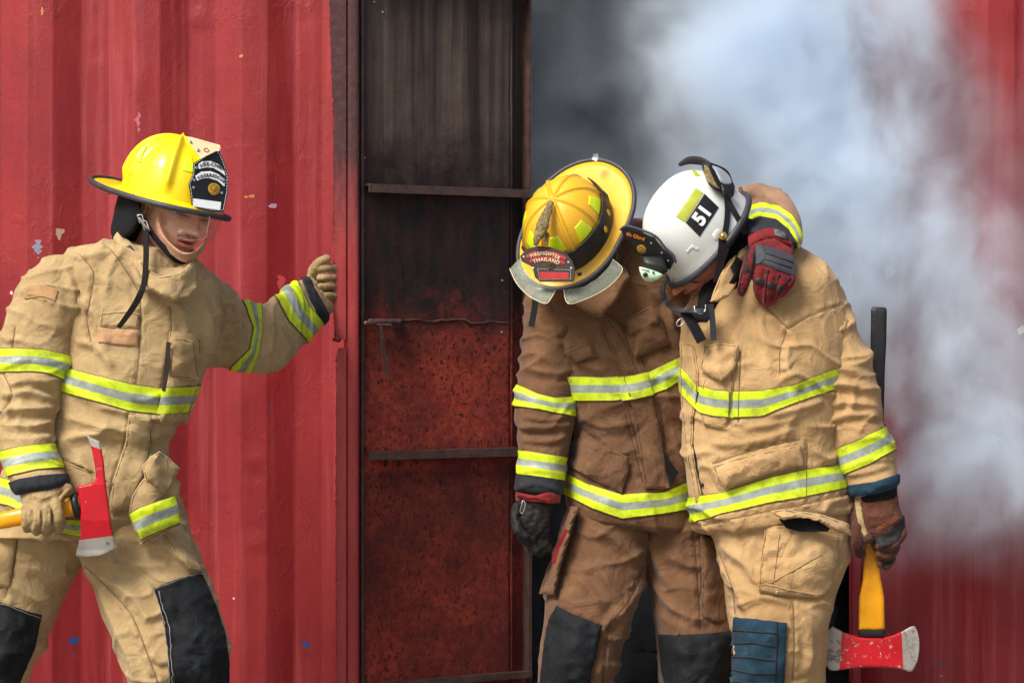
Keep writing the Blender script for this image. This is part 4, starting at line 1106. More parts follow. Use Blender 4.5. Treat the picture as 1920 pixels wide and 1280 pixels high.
# trousers
foldsL = [([(300, 1010), (350, 1060), (372, 1075)], 9, .010), ([(170, 1075), (240, 1110), (290, 1180)], 12, .012), ([(160, 1060), (200, 1130), (230, 1200), (260, 1280)], 9, .010), ([(180, 1050), (230, 1060), (320, 1060)], 10, .008), ([(270, 1165), (300, 1150), (330, 1130)], 8, .008), ([(282, 1225), (300, 1240), (318, 1238)], 7, .008),
          ([(60, 1060), (100, 1080), (130, 1070)], 12, .009), ([(20, 1090), (60, 1120), (100, 1130)], 10, .007), ([(240, 1130), (262, 1200), (290, 1270)], 8, .008), ([(215, 1010), (260, 1060), (330, 1100)], 10, .009), ([(0, 1060), (20, 1110), (15, 1140)], 9, .006)]
trA = garment('trousers', [A_legR, A_legL], .0048, PA, TAN, (.3, 0, 1), .015, 5, 4, 11, foldsL)
bv = bvh_of(trA)
patch('knee_pad', [(288, 1102), (330, 1085), (378, 1071), (390, 1095), (408, 1140), (424, 1190), (431, 1240), (430, 1300), (320, 1305), (318, 1270), (313, 1210), (303, 1150)], bv, BLKPAD, trA, .008, .006, 7, .016, seed=2, crumple=.004)
patch('knee_pad', [(-40, 1115), (0, 1128), (45, 1143), (79, 1153), (73, 1180), (66, 1215), (46, 1260), (30, 1300), (-40, 1300)], bv, BLKPAD, trA, .008, .006, 8, .014, seed=3, crumple=.004)
patch('side_pocket', [(306, 1000), (332, 975), (348, 985), (362, 1015), (381, 1072), (352, 1070), (328, 1040)], bv, TAN, trA, .006, .004, 6, .010, seed=5)
patch('thigh_pocket', [(-40, 985), (33, 990), (28, 1030), (18, 1100), (-40, 1098)], bv, TAN, trA, .006, .004, 8, .010, seed=6)
seams('pad_stitching', bvh_of([c for c in trA.children if c.name.startswith('knee_pad')]), [[(293, 1106), (330, 1090), (378, 1076)], [(292, 1108), (306, 1150), (317, 1210), (322, 1300)], [(298, 1110), (311, 1150), (322, 1210), (327, 1300)], [(-20, 1125), (40, 1147), (74, 1158)]], STITCHW, trA, .0016, .008)
seams('leg_stitching', bv, [[(160, 1062), (200, 1100), (245, 1150), (272, 1215), (300, 1290)], [(34, 990), (26, 1060), (8, 1120)]], STITCH, trA)
boot(PA, W(350, 640, .02).x, -.02, 0, .6); boot(PA, W(-80, 640, .1).x, .08, 0, .3)

# coat
fold_t = [([(150, 560), (185, 600), (200, 660)], 12, .012), ([(142, 640), (180, 650), (215, 690)], 10, .010), ([(120, 780), (190, 800), (300, 812)], 14, .012), ([(110, 830), (170, 815), (250, 830)], 12, .009), ([(130, 862), (180, 885), (215, 910)], 8, .010), ([(300, 840), (270, 870), (262, 930)], 12, .014),
          ([(240, 460), (210, 500), (200, 560)], 12, .006), ([(380, 560), (396, 620), (392, 670)], 10, .008), ([(330, 560), (345, 600), (350, 640)], 10, .005), ([(180, 480), (215, 470), (240, 480)], 9, .006), ([(215, 520), (240, 560), (250, 600)], 9, .004), ([(175, 880), (220, 930), (240, 950)], 8, .006), ([(110, 700), (150, 740), (220, 770)], 10, .004), ([(250, 790), (300, 780), (345, 785)], 10, .008)]
coA = garment('coat', [A_torso], .0046, PA, TAN, (.35, 0, 1), .014, 4.5, 3.2, 21, fold_t)
bv = bvh_of(coA)
tA = dict(top=[(60, 668), (124, 688), (180, 703), (247, 719), (304, 727), (372, 721)], bot=[(60, 716), (101, 729), (170, 750), (242, 771), (294, 777), (352, 773)])
band('reflective_band', coA, tA['top'], tA['bot'], TAPE, coA)
band('reflective_band', coA, [(-30, 885), (35, 903), (90, 950), (103, 972), (150, 974), (250, 958)], [(-30, 935), (15, 948), (60, 968), (100, 999), (150, 1004), (250, 996)], TAPE, coA, clipx=(-60, 205))
# front flaps below the waist
patch('front_flap', [(241, 777), (262, 779), (284, 781), (281, 830), (272, 880), (258, 915), (247, 956), (205, 958), (211, 900), (224, 862), (235, 828)], bv, TAN, coA, .012, .006, 8, .006, seed=9, crumple=.003)
flp = plate('coat_tail', [(262, 905, -.155), (300, 866, -.165), (338, 905, -.13), (336, 940, -.13), (338, 984, -.12), (300, 1004, -.145), (264, 1023, -.165), (252, 995, -.17), (241, 963, -.165), (247, 930, -.16)], TAN, coA, .006, 6, .012, crumple=.005, seed=4, wob=.5)
plate('reflective_patch', [(242, 962, -.176), (262, 950, -.186), (300, 937, -.172), (327, 928, -.150), (334, 948, -.150), (338, 980, -.140), (300, 996, -.164), (264, 1012, -.182), (252, 990, -.184)], TAPE, coA, .002, 6, .010, crumple=.004, seed=4)
def stripe_uv(o, top, bot):
    me = o.data; v = np.empty(len(me.vertices)*3); me.vertices.foreach_get('co', v); v = v.reshape(-1, 3); px, py = proj(v)
    dt, st, _ = seg_dist(px, py, top, True); db, sb, _ = seg_dist(px, py, bot, True); f = dt*st/(dt*st-db*sb+1e-6)
    uv = me.uv_layers.new(name='UVMap') if not me.uv_layers else me.uv_layers[0]
    for l in me.loops: uv.data[l.index].uv = (px[l.vertex_index]/720, f[l.vertex_index])
stripe_uv([c for c in coA.children if c.name.startswith('reflective_patch')][0], [(242, 962), (262, 950), (300, 937), (327, 928)], [(264, 1012), (300, 996), (338, 980)])
plate('pocket_flap', [(266, 873, -.19), (283, 855, -.19), (299, 845, -.18), (318, 858, -.16), (338, 877, -.14), (325, 903, -.15), (309, 925, -.165), (290, 914, -.185), (272, 900, -.195)], TAN, coA, .005, 6, .016, crumple=.008, seed=12, wob=.6)
patch('name_patch', [(183, 613), (220, 618), (260, 619), (257, 648), (220, 646), (182, 640)], bv, LEATHER if False else cloth_mat('faded_tab_cloth', srgb(190, 146, 106), srgb(196, 156, 112)), coA, .006, .004, 5, .003, seed=7)
patch('chest_tab', [(189, 586), (236, 582), (262, 588), (258, 615), (186, 612)], bv, TAN, coA, .003, .003, 6, .001, seed=8)
patch('radio_pocket', [(317, 622), (340, 620), (366, 628), (378, 640), (368, 735), (352, 795), (300, 792), (296, 780), (312, 700)], bv, TAN, coA, .006, .005, 7, .018, seed=10, crumple=.002)
px_plane('pocket_gap_shade', [(312, 640), (320, 642), (318, 690), (310, 735), (303, 732), (308, 690)], W(312, 690, -.152), (0, -1, 0), BRNLEA, coA, .003)  # thin dark sheet in place of the shade beside the pocket
patch('radio_pocket_flap', [(319, 632), (345, 634), (364, 640), (368, 660), (374, 712), (345, 711), (317, 706), (320, 660)], bv, TAN, coA, .030, .004, 6, .006, seed=13, crumple=.003)
bp = bvh_of([c for c in coA.children if c.name.startswith('radio_pocket') and 'flap' not in c.name])
patch('reflective_patch', [(303, 726), (335, 725), (369, 723), (361, 750), (353, 774), (320, 777), (294, 776), (300, 750)], bp, TAPE, coA, .006, .002, 6, 0, stripes=([(303, 726), (335, 725), (369, 723)], [(294, 777), (320, 777), (353, 774)]))
patch('waist_pocket', [(118, 862), (160, 880), (210, 903), (205, 955), (160, 960), (112, 945)], bv, TAN, coA, .006, .004, 8, .006, seed=19, crumple=.003)
seams('coat_stitching', bv, [[(150, 478), (175, 510), (168, 560), (163, 600), (170, 640)], [(262, 560), (263, 620), (256, 700), (252, 720)], [(318, 575), (320, 620), (309, 700), (303, 727)], [(241, 775), (235, 830), (212, 900), (206, 950)], [(283, 780), (280, 830), (262, 880)], [(196, 455), (225, 490), (262, 550)], [(118, 862), (160, 885), (196, 905)]], STITCH, coA)
# raised collar and its throat flap
slv = TAN
bm = bmesh.new(); ringc = []
col_lo = [(215, 448, -.06), (238, 500, -.115), (262, 535, -.15), (305, 552, -.165), (350, 530, -.13), (372, 500, -.06), (360, 480, .05), (290, 446, .13), (225, 438, .06)]
col_hi = [(222, 436, -.055), (252, 462, -.09), (282, 488, -.11), (316, 504, -.115), (348, 496, -.10), (364, 474, -.04), (350, 462, .04), (290, 420, .10), (235, 422, .05)]
lo = crom([tuple(W(*p)) for p in col_lo+col_lo[:1]], 6); hi = crom([tuple(W(*p)) for p in col_hi+col_hi[:1]], 6); n_ = len(lo)-1; rows = []
for t in (0, .25, .5, .75, 1):
    rows.append([bm.verts.new(lo[j]*(1-t)+hi[j]*t+np.array((0, -.010*math.sin(t*math.pi), 0))+.0025*noise(np.array([[j*.5, t*2, 3]]))[0]) for j in range(n_)])
for a, b in zip(rows[:-1], rows[1:]):
    for j in range(n_): bm.faces.new((a[j], a[(j+1) % n_], b[(j+1) % n_], b[j]))
o = bm_obj('collar', bm, TAN, coA); solidify(o, .007, 0)
plate('throat_flap', [(247, 490, -.135), (262, 486, -.145), (276, 503, -.165), (300, 518, -.18), (335, 512, -.165), (352, 497, -.14), (370, 480, -.11), (373, 508, -.11), (370, 538, -.13), (358, 556, -.15), (330, 566, -.175), (305, 558, -.19), (278, 540, -.185), (258, 515, -.16)], TAN, coA, .006, 6, .012, crumple=.004, seed=15, wob=.4)
patch('collar_tab', [(236, 462), (244, 459), (257, 474), (247, 486)], bvh_of([c for c in coA.children if c.name.startswith('collar')]), BLKRUB, coA, .004, .003, 4, 0)

# sleeves
foldsR = [([(20, 720), (70, 716), (108, 728)], 8, .011), ([(0, 745), (55, 735), (105, 750)], 8, .010), ([(0, 775), (50, 770), (102, 762)], 8, .011), ([(5, 800), (55, 802), (100, 790)], 7, .010), ([(40, 705), (85, 712), (120, 705)], 7, .008), ([(0, 820), (60, 826), (104, 816)], 7, .006), ([(120, 500), (135, 540), (140, 600)], 8, .006), ([(10, 735), (25, 765), (5, 800)], 6, .006), ([(40, 870), (90, 858), (110, 862)], 6, .003)]
slR = garment('sleeve', [A_armR], .0044, PA, TAN, (0, 0, 1), .013, 8, 3.5, 31, foldsR)
band('reflective_band', slR, [(-20, 652), (18, 652), (75, 653), (100, 658), (135, 667)], [(-20, 698), (13, 697), (60, 697), (92, 701), (128, 716)], TAPE, slR)
band('reflective_band', slR, [(-10, 846), (8, 843), (60, 833), (111, 829), (125, 829)], [(10, 895), (23, 891), (70, 881), (114, 878), (125, 878)], TAPE, slR)
band('cuff', slR, [(-10, 910), (30, 900), (75, 892), (122, 889), (140, 889)], [(-10, 940), (31, 930), (75, 920), (130, 912), (145, 912)], BLKCUFF, slR, off=.006, thick=.006)
seams('sleeve_stitching', bvh_of(slR), [[(28, 612), (22, 655)], [(50, 560), (80, 556), (105, 566)], [(6, 700), (22, 740), (0, 775)]], STITCH, slR)
patch('sleeve_patch', [(48, 540), (78, 534), (108, 542), (103, 566), (72, 562), (44, 560)], bvh_of(slR), cloth_mat('faded_patch_cloth', srgb(194, 152, 108), srgb(180, 140, 96)), slR, .002, .002, 6, 0, seed=4)
foldsL2 = [([(395, 590), (420, 600), (455, 598)], 8, .009), ([(385, 620), (430, 622), (452, 640)], 8, .008), ([(395, 560), (430, 570), (470, 585)], 8, .007), ([(500, 585), (508, 620), (500, 670)], 8, .010), ([(515, 600), (530, 640), (545, 665)], 7, .008), ([(405, 640), (440, 650), (450, 680)], 8, .006), ([(410, 545), (430, 580), (428, 620)], 8, .006)]
slL = garment('sleeve', [A_armL], .0044, PA, TAN, (1, .8, 0), .013, 8, 3.5, 32, foldsL2)
band('reflective_band', slL, [(452, 560), (458, 572), (474, 615), (466, 655), (434, 685), (428, 695)][::-1], [(490, 555), (490, 570), (490, 620), (484, 660), (471, 698), (468, 710)][::-1], TAPE, slL)
band('reflective_band', slL, [(508, 545), (516, 557), (540, 602), (571, 634), (578, 645)][::-1], [(552, 518), (559, 529), (578, 572), (604, 602), (612, 612)][::-1], TAPE, slL)
band('cuff', slL, [(560, 510), (566, 524), (580, 560), (600, 596), (610, 615)][::-1], [(576, 495), (582, 512), (604, 560), (626, 592), (640, 610)][::-1], BLKCUFF, slL, off=.006, thick=.006)
# gloves
gl = glove('glove', [[(34, 902, 120, 892, -.205, .045), (38, 925, 124, 912, -.225, .045), (42, 950, 117, 940, -.24, .043), (44, 972, 112, 962, -.25, .034)]],
      [([(50, 950, -.262), (50, 970, -.272), (50, 984, -.262), (52, 990, -.235), (54, 978, -.195)], [10, 10, 9.5, 9, 8]), ([(68, 950, -.268), (68, 974, -.280), (68, 989, -.266), (69, 994, -.235), (70, 980, -.195)], [10.5, 10.5, 10, 9.5, 8]),
       ([(86, 945, -.268), (87, 974, -.282), (87, 990, -.266), (88, 996, -.235), (88, 980, -.195)], [10.5, 10.5, 10, 9.5, 8]), ([(104, 940, -.262), (108, 965, -.276), (110, 983, -.264), (110, 990, -.235), (108, 976, -.195)], [11, 11, 11, 10, 8]),
       ([(108, 915, -.23), (126, 918, -.235), (130, 930, -.20), (122, 955, -.18)], [11, 11, 10, 9])], LEATHER, PA, folds=[([(60, 925), (80, 935), (100, 925)], 5, .003), ([(59, 955), (60, 985)], 2.2, -.008), ([(77, 955), (78, 988)], 2.2, -.008), ([(96, 950), (98, 985)], 2.2, -.008)])
bm = bmesh.new(); tube(bm, [W(128, 918, -.250), W(113, 935, -.262), W(110, 955, -.268), W(117, 972, -.270), W(123, 980, -.262)], [4/S]*5, n=8, sub=4); bm_obj('glove_binding', bm, LEATHER, gl)
gl2 = glove('glove', [[(576, 520, 612, 596, .55, .04), (580, 512, 628, 580, .605, .034), (592, 500, 636, 562, .650, .026)]],
      [([(597, 504, .580), (612, 502, .585), (636, 502, .615)], [8.2, 8.8, 8.4]), ([(600, 521, .580), (614, 520, .585), (636, 520, .615)], [7.4, 8, 7.8]), ([(602, 537, .580), (615, 537, .585), (636, 537, .615)], [7.2, 7.8, 7.6]), ([(602, 554, .583), (616, 554, .587), (636, 556, .615)], [7.4, 8, 7.8]),
       ([(582, 528, .600), (588, 506, .585), (599, 492, .580), (612, 485, .580)], [11, 10.5, 10, 9])], LEATHER, PA, vox=.0018, amp=.0010, smooth=2)

# helmet
hA = Dome(.110, .137, .150, (0, 48, -48, 100, -100, 145, -145, 180), .013, .009)
MH = frame(W(315, 374, .0), Vector((.68, -.70, -.21)), Vector((.19, -.02, .97)), 1.05)
EYEH = MH
helA = dome_obj('helmet', hA, MH, YEL_A, PA)
brim_obj(hA, MH, lambda p: .030+.012*max(0, math.cos(p))**2+.075*max(0, -math.cos(p))**2.0, lambda p: -.006*abs(math.sin(p))-.004*max(0, math.cos(p))+.012*max(0, -math.cos(p))**3, YEL_A, RUBBER, helA, .0065)
for (p0, p1, t0, t1) in ((-98+180+10, -98+180+34, 46, 66), (56, 78, 46, 66), (-78, -56, 46, 66), (112, 128, 50, 66), (18, 34, 40, 62), (-34, -18, 40, 62)): 
    dome_patch('reflective_sticker', hA, MH, p0, p1, t0, t1, LIMESTK, helA, taper=.35, off=.0004)
# front shield
sn = Vector((.46, -.86, .22)).normalized(); so = W(394, 345, -.115)
shA = [(363, 306), (385, 292), (406, 281), (413, 286), (421, 306), (428, 330), (427, 360), (420, 397), (400, 397), (372, 391), (360, 384), (357, 360), (354, 345), (362, 326)]
sh = px_plane('shield', shA, so, sn, BLKLEA, helA, .004)
stitched('shield_stitching', inset(shA, .95), so, sn, WHITEP, helA)
bA1 = [(372, 308), (380, 302), (395, 302), (410, 308), (420, 318), (423, 330), (413, 322), (400, 315), (388, 314), (373, 317)]
bA2 = [(366, 330), (378, 322), (395, 321), (410, 327), (423, 338), (421, 350), (408, 339), (392, 334), (380, 335), (370, 339)]
px_plane('shield_panel', bA1, so, sn, WHITEP, helA, .001, off=.0014); px_plane('shield_panel', bA2, so, sn, WHITEP, helA, .001, off=.0014)
px_plane('shield_panel', [(363, 372), (415, 379), (413, 394), (362, 387)], so, sn, WHITEP, helA, .001, off=.0014)
xd = (on_plane(420, 340, so, sn)-on_plane(370, 333, so, sn)).normalized()
for s_, (cx, cy_), sz, arc, tl in (('FIRE-CHIEF', (397, 309), .0132, .055, .0), ('FIRE&RESCUE', (396, 329.5), .0126, .055, .0)):
    place_mesh('shield_lettering', text_mesh(s_, sz, .0005, arc, .00012, 1.1), on_plane(cx, cy_, so, sn)+sn*.0030, xd, sn, BLKLEA, helA)
c = on_plane(401, 355, so, sn)+sn*.001; disc('medallion', c, sn, .0165, .0025, GOLD, helA); emboss('medallion_relief', c+sn*.0028, sn, .014, GOLD, helA)
for (a, b) in ((368, 315), (364, 338), (363, 352), (416, 362)): disc('shield_stud', on_plane(a, b, so, sn)+sn*.0005, sn, .0036, .0018, STEEL, helA)
# cream crown plate holding the shield
px_plane('crown_plate', [(350, 256), (360, 257), (413, 272), (414, 284), (406, 283), (385, 293), (377, 298)], W(385, 277, -.095), Vector((.3, -.75, .6)), CREAM, helA, .003)
for (a, b) in ((357, 267), (371, 282), (411, 283)): disc('plate_stud', on_plane(a, b, W(385, 277, -.095), Vector((.3, -.75, .6)))+Vector((0, -.002, 0)), Vector((.3, -.75, .6)), .004, .003, STEEL, helA)
ring_obj('plate_emblem', on_plane(387, 282, W(385, 277, -.095), Vector((.3, -.75, .6)))+Vector((0, -.002, .001)), Vector((.3, -.75, .6)), .006, .0009, REDP, helA)
# neck curtain, chin strap, buckle, ring
plate('neck_curtain', [(222, 362, -.06), (250, 360, -.09), (262, 385, -.10), (262, 418, -.095), (246, 440, -.085), (226, 452, -.06), (212, 446, -.04), (207, 430, -.03), (214, 400, -.03), (219, 385, -.03)], NOMEX, helA, .012, 6, .018, curve=True, crumple=.003)
bm = bmesh.new(); loft(bm, [(222, 370, 300, 372, .03, .09), (215, 400, 292, 405, .04, .085), (210, 440, 270, 450, .06, .06)]); bm_obj('neck_curtain', bm, NOMEX, helA)
ribbon('chin_strap', [W(246, 366, -.108), W(257, 390, -.112), W(266, 412, -.115)], .017, STRAP, helA, .002, (-.3, -1, 0))
ribbon('chin_strap', [W(270, 412, -.112), W(290, 445, -.118), (W(312, 470, -.122)), W(330, 486, -.118), W(350, 492, -.10), W(366, 490, -.075)], [.013, .014, .016, .017, .014, .010], STRAP, helA, .0025, ((-.2, -1, -.1), (0, -1, -.5)))
ribbon('strap_tail', [W(273, 432, -.125), W(274, 480, -.16), W(270, 530, -.185), W(258, 562, -.19), (W(240, 590, -.178)), W(222, 614, -.172)], [.018, .017, .016, .016, .014, .012], STRAP, helA, .0025, ((-.5, -.9, 0), (0, -1, -.2)))
bm = bmesh.new()
for L in (((258, 404), (266, 402), (270, 414), (262, 418)), ((266, 416), (274, 414), (281, 432), (273, 436))):
    P = [W(a, b, -.122) for a, b in L]; tube(bm, P+[P[0]], [.0022]*5, n=8)
tube(bm, [W(262, 410, -.124), W(279, 432, -.126)], [.0035, .002], n=8); bm_obj('strap_buckle', bm, STEEL, helA)
ring_obj('hanging_ring', W(204, 358, .0), (.5, -1, .1), .0085, .0014, STEEL, helA)
bm = bmesh.new(); tube(bm, [W(216, 360, .02), W(236, 366, -.03), W(248, 370, -.07)], [.005, .006, .005], n=8); bm_obj('strap_mount', bm, BLKRUB, helA)
bm = bmesh.new(); tube(bm, [W(278, 372, -.122), W(283, 388, -.122)], [.006, .006], n=8); bm_obj('visor_pivot', bm, GOLD, helA)
# visor and its bracket
def local_arc(px_list): return [W(*p) for p in px_list]
plate('visor_bracket', [(319, 386, -.140), (332, 385, -.148), (350, 389, -.150), (382, 399, -.140), (380, 403, -.140), (362, 401, -.148), (345, 397, -.15), (332, 395, -.145), (326, 399, -.142), (319, 395, -.14)], CREAM, helA, .004, 4)
v1 = [(306, 384, -.120), (330, 390, -.165), (360, 398, -.170), (386, 406, -.160), (393, 406, -.15), (389, 430, -.155), (385, 446, -.158), (370, 450, -.166), (350, 450, -.17), (330, 444, -.165), (312, 432, -.145), (301, 415, -.125), (299, 398, -.115)]
plate('visor', v1, VISOR, helA, .0018, 6, 0, curve=True)
bm = bmesh.new(); cc = crom([tuple(W(*p)) for p in v1[4:]+v1[:1]], 4); tube(bm, [Vector(p) for p in cc[:len(cc)//2]], [.0003]*(len(cc)//2), n=6); bm_obj('visor_edge', bm, VISORE, helA)
v2 = [(392, 408, -.15), (402, 406, -.11), (417, 404, -.05), (414, 424, -.05), (407, 442, -.06), (399, 454, -.08), (391, 454, -.11), (385, 446, -.14), (389, 428, -.15)]
plate('visor', v2, VISOR, helA, .0018, 5, 0, curve=True)
plate('chin_cup', [(291, 404, -.108), (297, 402, -.116), (299, 420, -.124), (305, 438, -.132), (320, 456, -.142), (342, 472, -.152), (362, 472, -.150), (376, 462, -.125), (386, 446, -.095), (388, 452, -.090), (380, 472, -.100), (368, 484, -.118), (352, 492, -.130), (338, 489, -.132), (318, 474, -.124), (300, 448, -.113), (292, 425, -.107)], CHIN, helA, .003, 4, .004, curve=True)
# ================================================================== AXES
ax = thing('fire_axe', 'pick-headed fire axe with chipped red head, held level by the firefighter on the left', 'axe', W(178, 950, -.225))
o1 = [(163, 816), (187, 827), (191, 843), (195, 867), (198, 902), (204, 944), (209, 985), (213, 1005), (219, 1026), (190, 1040), (165, 1043), (142, 1041), (148, 1013), (151, 1003), (151, 977), (148, 940), (145, 911), (176, 904), (180, 894), (178, 874), (173, 846)]
def th1(px, py):
    if py < 905: return .006+.008*max(0, (py-816)/90)
    if py < 975: return .020
    return max(.0022, .020*(1-(py-975)/62))
def lin(p, q, y):        # half-plane through two traced points, in world x and z
    a, b = W(*p, y), W(*q, y); nx, nz = (b.z-a.z), -(b.x-a.x); L = math.hypot(nx, nz); nx, nz = nx/L, nz/L; return (nx, nz, -(nx*a.x+nz*a.z))
A1 = axe_two('pick_axe_paint', srgb(200, 22, 38), srgb(176, 172, 162), srgb(150, 140, 136), srgb(116, 92, 76), [lin((151, 1011), (213, 1003), -.225), lin((192, 843), (172, 836), -.225)], .63, .58, 45)
slab('axe_head', o1, -.225, th1, [A1], ax, 2.4)
bm = bmesh.new()
tube(bm, [W(-260, 1010, -.05), W(-120, 1000, -.14), W(-40, 984, -.19), W(20, 972, -.222), W(90, 957, -.225), W(142, 945, -.225)], [.017, .018, .020, .0215, .024, .027], n=20, flat=.72, flatdir=(0, 1, 0), sub=4)
bm_obj('handle', bm, AXEYEL, ax)
bm = bmesh.new(); tube(bm, [W(137, 948, -.225), W(150, 945, -.225)], [.0335, .0335], n=20, flat=.72, cap=False, flatdir=(0, 1, 0)); bm_obj('collar_ring', bm, BLKRUB, ax)
ax2 = thing('fire_axe', 'double-bitted fire axe with yellow handle hanging head down from the brown glove', 'axe', W(1635, 1225, -.1))
o2 = [(1561, 1173.5), (1579, 1183), (1599, 1190), (1618.5, 1194), (1651, 1195), (1671, 1191), (1691, 1183), (1712, 1173), (1720, 1183), (1724, 1211), (1720, 1237.5), (1709, 1258), (1691, 1254), (1661, 1250.7), (1618, 1250.7), (1586, 1254), (1559, 1255.6), (1549.5, 1244), (1544.6, 1214.6), (1548, 1188)]
A2 = axe_two('double_axe_paint', srgb(206, 22, 36), srgb(180, 176, 164), srgb(190, 180, 172), srgb(126, 114, 102), [lin((1578, 1180), (1573, 1257), -.1), lin((1693, 1257), (1689, 1180), -.1)], .58, .53, 60)
slab('axe_head', o2, -.10, lambda x, y: max(.002, .019*(1-(abs(x-1634)/90)**1.5)), [A2], ax2, 2.4, curve=True)
slab('handle', [(1622, 1005), (1640, 1000), (1648, 1050), (1652, 1085), (1658, 1120), (1659, 1182), (1610, 1182), (1611, 1120), (1618, 1085), (1620, 1040)], -.10, lambda x, y: .013, [AXEYEL], ax2, 5)
bm = bmesh.new(); tube(bm, [W(1635, 1040, -.095), W(1640, 960, -.06), W(1645, 880, -.01), W(1650, 800, .035)], [.013, .013, .0145, .016], n=16, flat=.9)
bm_obj('shaft', bm, AXEGRIP, ax2)
slab('collar_ring', [(1609, 1179), (1660, 1179), (1660, 1196), (1610, 1196)], -.10, lambda x, y: .017, [BLKRUB], ax2, 5)
slab('grip', [(1633, 579), (1637, 575), (1660, 576), (1663, 580), (1662, 640), (1659, 700), (1657, 800), (1640, 800), (1635, 760), (1632, 700)], .045, lambda x, y: .013, [AXEGRIP], ax2, 6)
bm = bmesh.new()
for k in range(26): 
    y = 600+k*3.3; tube(bm, [W(1638, y, .0325), W(1650, y, .0325)], [.0012]*2, n=6)
bm_obj('grip_ribs', bm, AXEGRIP, ax2)

# ================================================================== FIREFIGHTER IN THE MIDDLE
PB = thing('person', 'firefighter in brown turnout coat, head bowed, arm round the colleague with the white helmet', 'person', (W(1150, 640, .15).x, .15, 0))
B_torso = [(1060, 470, 1250, 410, .16, .10), (1010, 505, 1290, 440, .16, .14), (990, 560, 1300, 500, .15, .155), (988, 620, 1305, 570, .15, .16), (1005, 690, 1310, 650, .14, .16), (1045, 740, 1312, 720, .13, .155), (1072, 800, 1312, 790, .13, .15), (1074, 850, 1308, 850, .12, .15), (1064, 900, 1305, 905, .12, .155), (1062, 940, 1304, 965, .12, .16), (1070, 965, 1302, 990, .12, .155)]
B_armR = [(1000, 520, 1090, 540, .13, .07), (986, 560, 1088, 585, .11, .085), (981, 620, 1088, 640, .09, .088), (976, 680, 1084, 695, .08, .085), (968, 735, 1082, 745, .07, .082), (966, 780, 1077, 790, .06, .078), (970, 830, 1066, 838, .05, .072), (972, 875, 1057, 880, .04, .065), (969, 915, 1052, 922, .03, .062)]
B_armL = [(1230, 400, 1260, 520, .22, .09), (1310, 380, 1330, 500, .26, .09), (1372, 352, 1392, 470, .24, .085), (1418, 345, 1400, 450, .16, .082), (1470, 363, 1396, 430, .06, .078), (1498, 402, 1392, 425, -.03, .072), (1503, 440, 1394, 430, -.09, .066), (1498, 462, 1400, 436, -.125, .062)]
B_legL = [(1068, 930, 1225, 950, .13, .14), (1050, 1000, 1215, 1005, .12, .14), (1034, 1060, 1210, 1062, .10, .135), (1024, 1110, 1198, 1115, .08, .13), (1020, 1160, 1180, 1170, .06, .125), (1014, 1220, 1163, 1225, .04, .12), (1010, 1290, 1148, 1290, .04, .11), (1015, 1400, 1130, 1400, .08, .10), (1022, 1520, 1122, 1520, .12, .085)]
B_legR = [(1190, 935, 1330, 945, .15, .14), (1202, 1010, 1345, 1010, .15, .14), (1212, 1070, 1362, 1070, .14, .135), (1222, 1130, 1372, 1130, .13, .13), (1229, 1190, 1375, 1190, .11, .125), (1234, 1260, 1372, 1260, .10, .115), (1240, 1330, 1368, 1330, .11, .11), (1250, 1420, 1360, 1420, .14, .10), (1256, 1520, 1355, 1520, .17, .085)]
uB, fB = Vector((-.30, -.78, .54)).normalized(), Vector((-.38, -.42, -.82)).normalized()
MBh = frame(W(1068, 436, -.02), fB, uB, 1.0)      # helmet
MB = frame(W(1068, 436, -.02)-uB*.035, fB, uB, 1.04)
me = body_mesh(MB, srgb(150, 84, 66)[:3], srgb(150, 80, 72)[:3], dict(neck=W(1150, 470, .16), parts=[B_torso, B_armR, B_armL, B_legL, B_legR]), False)
mesh_obj('body', me, SKIN, PB)
fB_leg = [([(1215, 1085), (1180, 1120), (1130, 1180)], 9, .012), ([(1225, 1090), (1260, 1140), (1330, 1170)], 9, .010), ([(1100, 990), (1150, 1010), (1200, 1060)], 10, .008), ([(1120, 1060), (1160, 1130), (1165, 1200)], 10, .009), ([(1250, 1040), (1290, 1060), (1340, 1060)], 10, .008), ([(1220, 1010), (1235, 1060), (1260, 1110)], 9, .008), ([(1080, 1080), (1110, 1110), (1125, 1140)], 9, .007)]
trB = garment('trousers', [B_legL, B_legR], .0048, PB, BROWN, (.2, 0, 1), .015, 5, 4, 41, fB_leg)
bv = bvh_of(trB)
patch('knee_pad', [(1043, 1134), (1070, 1148), (1100, 1160), (1130, 1171), (1124, 1200), (1118, 1232), (1108, 1262), (1106, 1300), (1010, 1300), (1014, 1250), (1020, 1200), (1028, 1160)], bv, BLKPAD, trB, .008, .006, 7, .016, seed=12, crumple=.004)
patch('knee_pad', [(1232, 1188), (1270, 1190), (1330, 1186), (1374, 1180), (1376, 1230), (1374, 1300), (1252, 1300), (1240, 1262), (1236, 1220)], bv, BLKPAD, trB, .008, .006, 7, .014, seed=13, crumple=.004)
plate('cargo_pocket', [(1068, 948, .03), (1084, 950, -.02), (1070, 1000, -.03), (1052, 1060, -.03), (1040, 1116, -.03), (1010, 1112, .02), (1024, 1070, .03), (1040, 1030, .03), (1052, 980, .03)], BROWN, trB, .008, 6, .014, crumple=.006, seed=7, wob=.15)
plate('cargo_pocket', [(1312, 1000, .02), (1345, 1010, .03), (1364, 1080, .03), (1374, 1160, .05), (1350, 1168, .0), (1314, 1162, -.01), (1316, 1080, -.01)], BROWN, trB, .008, 7, .014, crumple=.005, seed=8, wob=.15)
ribbon('pocket_tab', [W(1062, 992, -.055), W(1054, 1010, -.055), W(1044, 1030, -.05), W(1038, 1056, -.05)], .011, REDLEATHER, trB, .003)
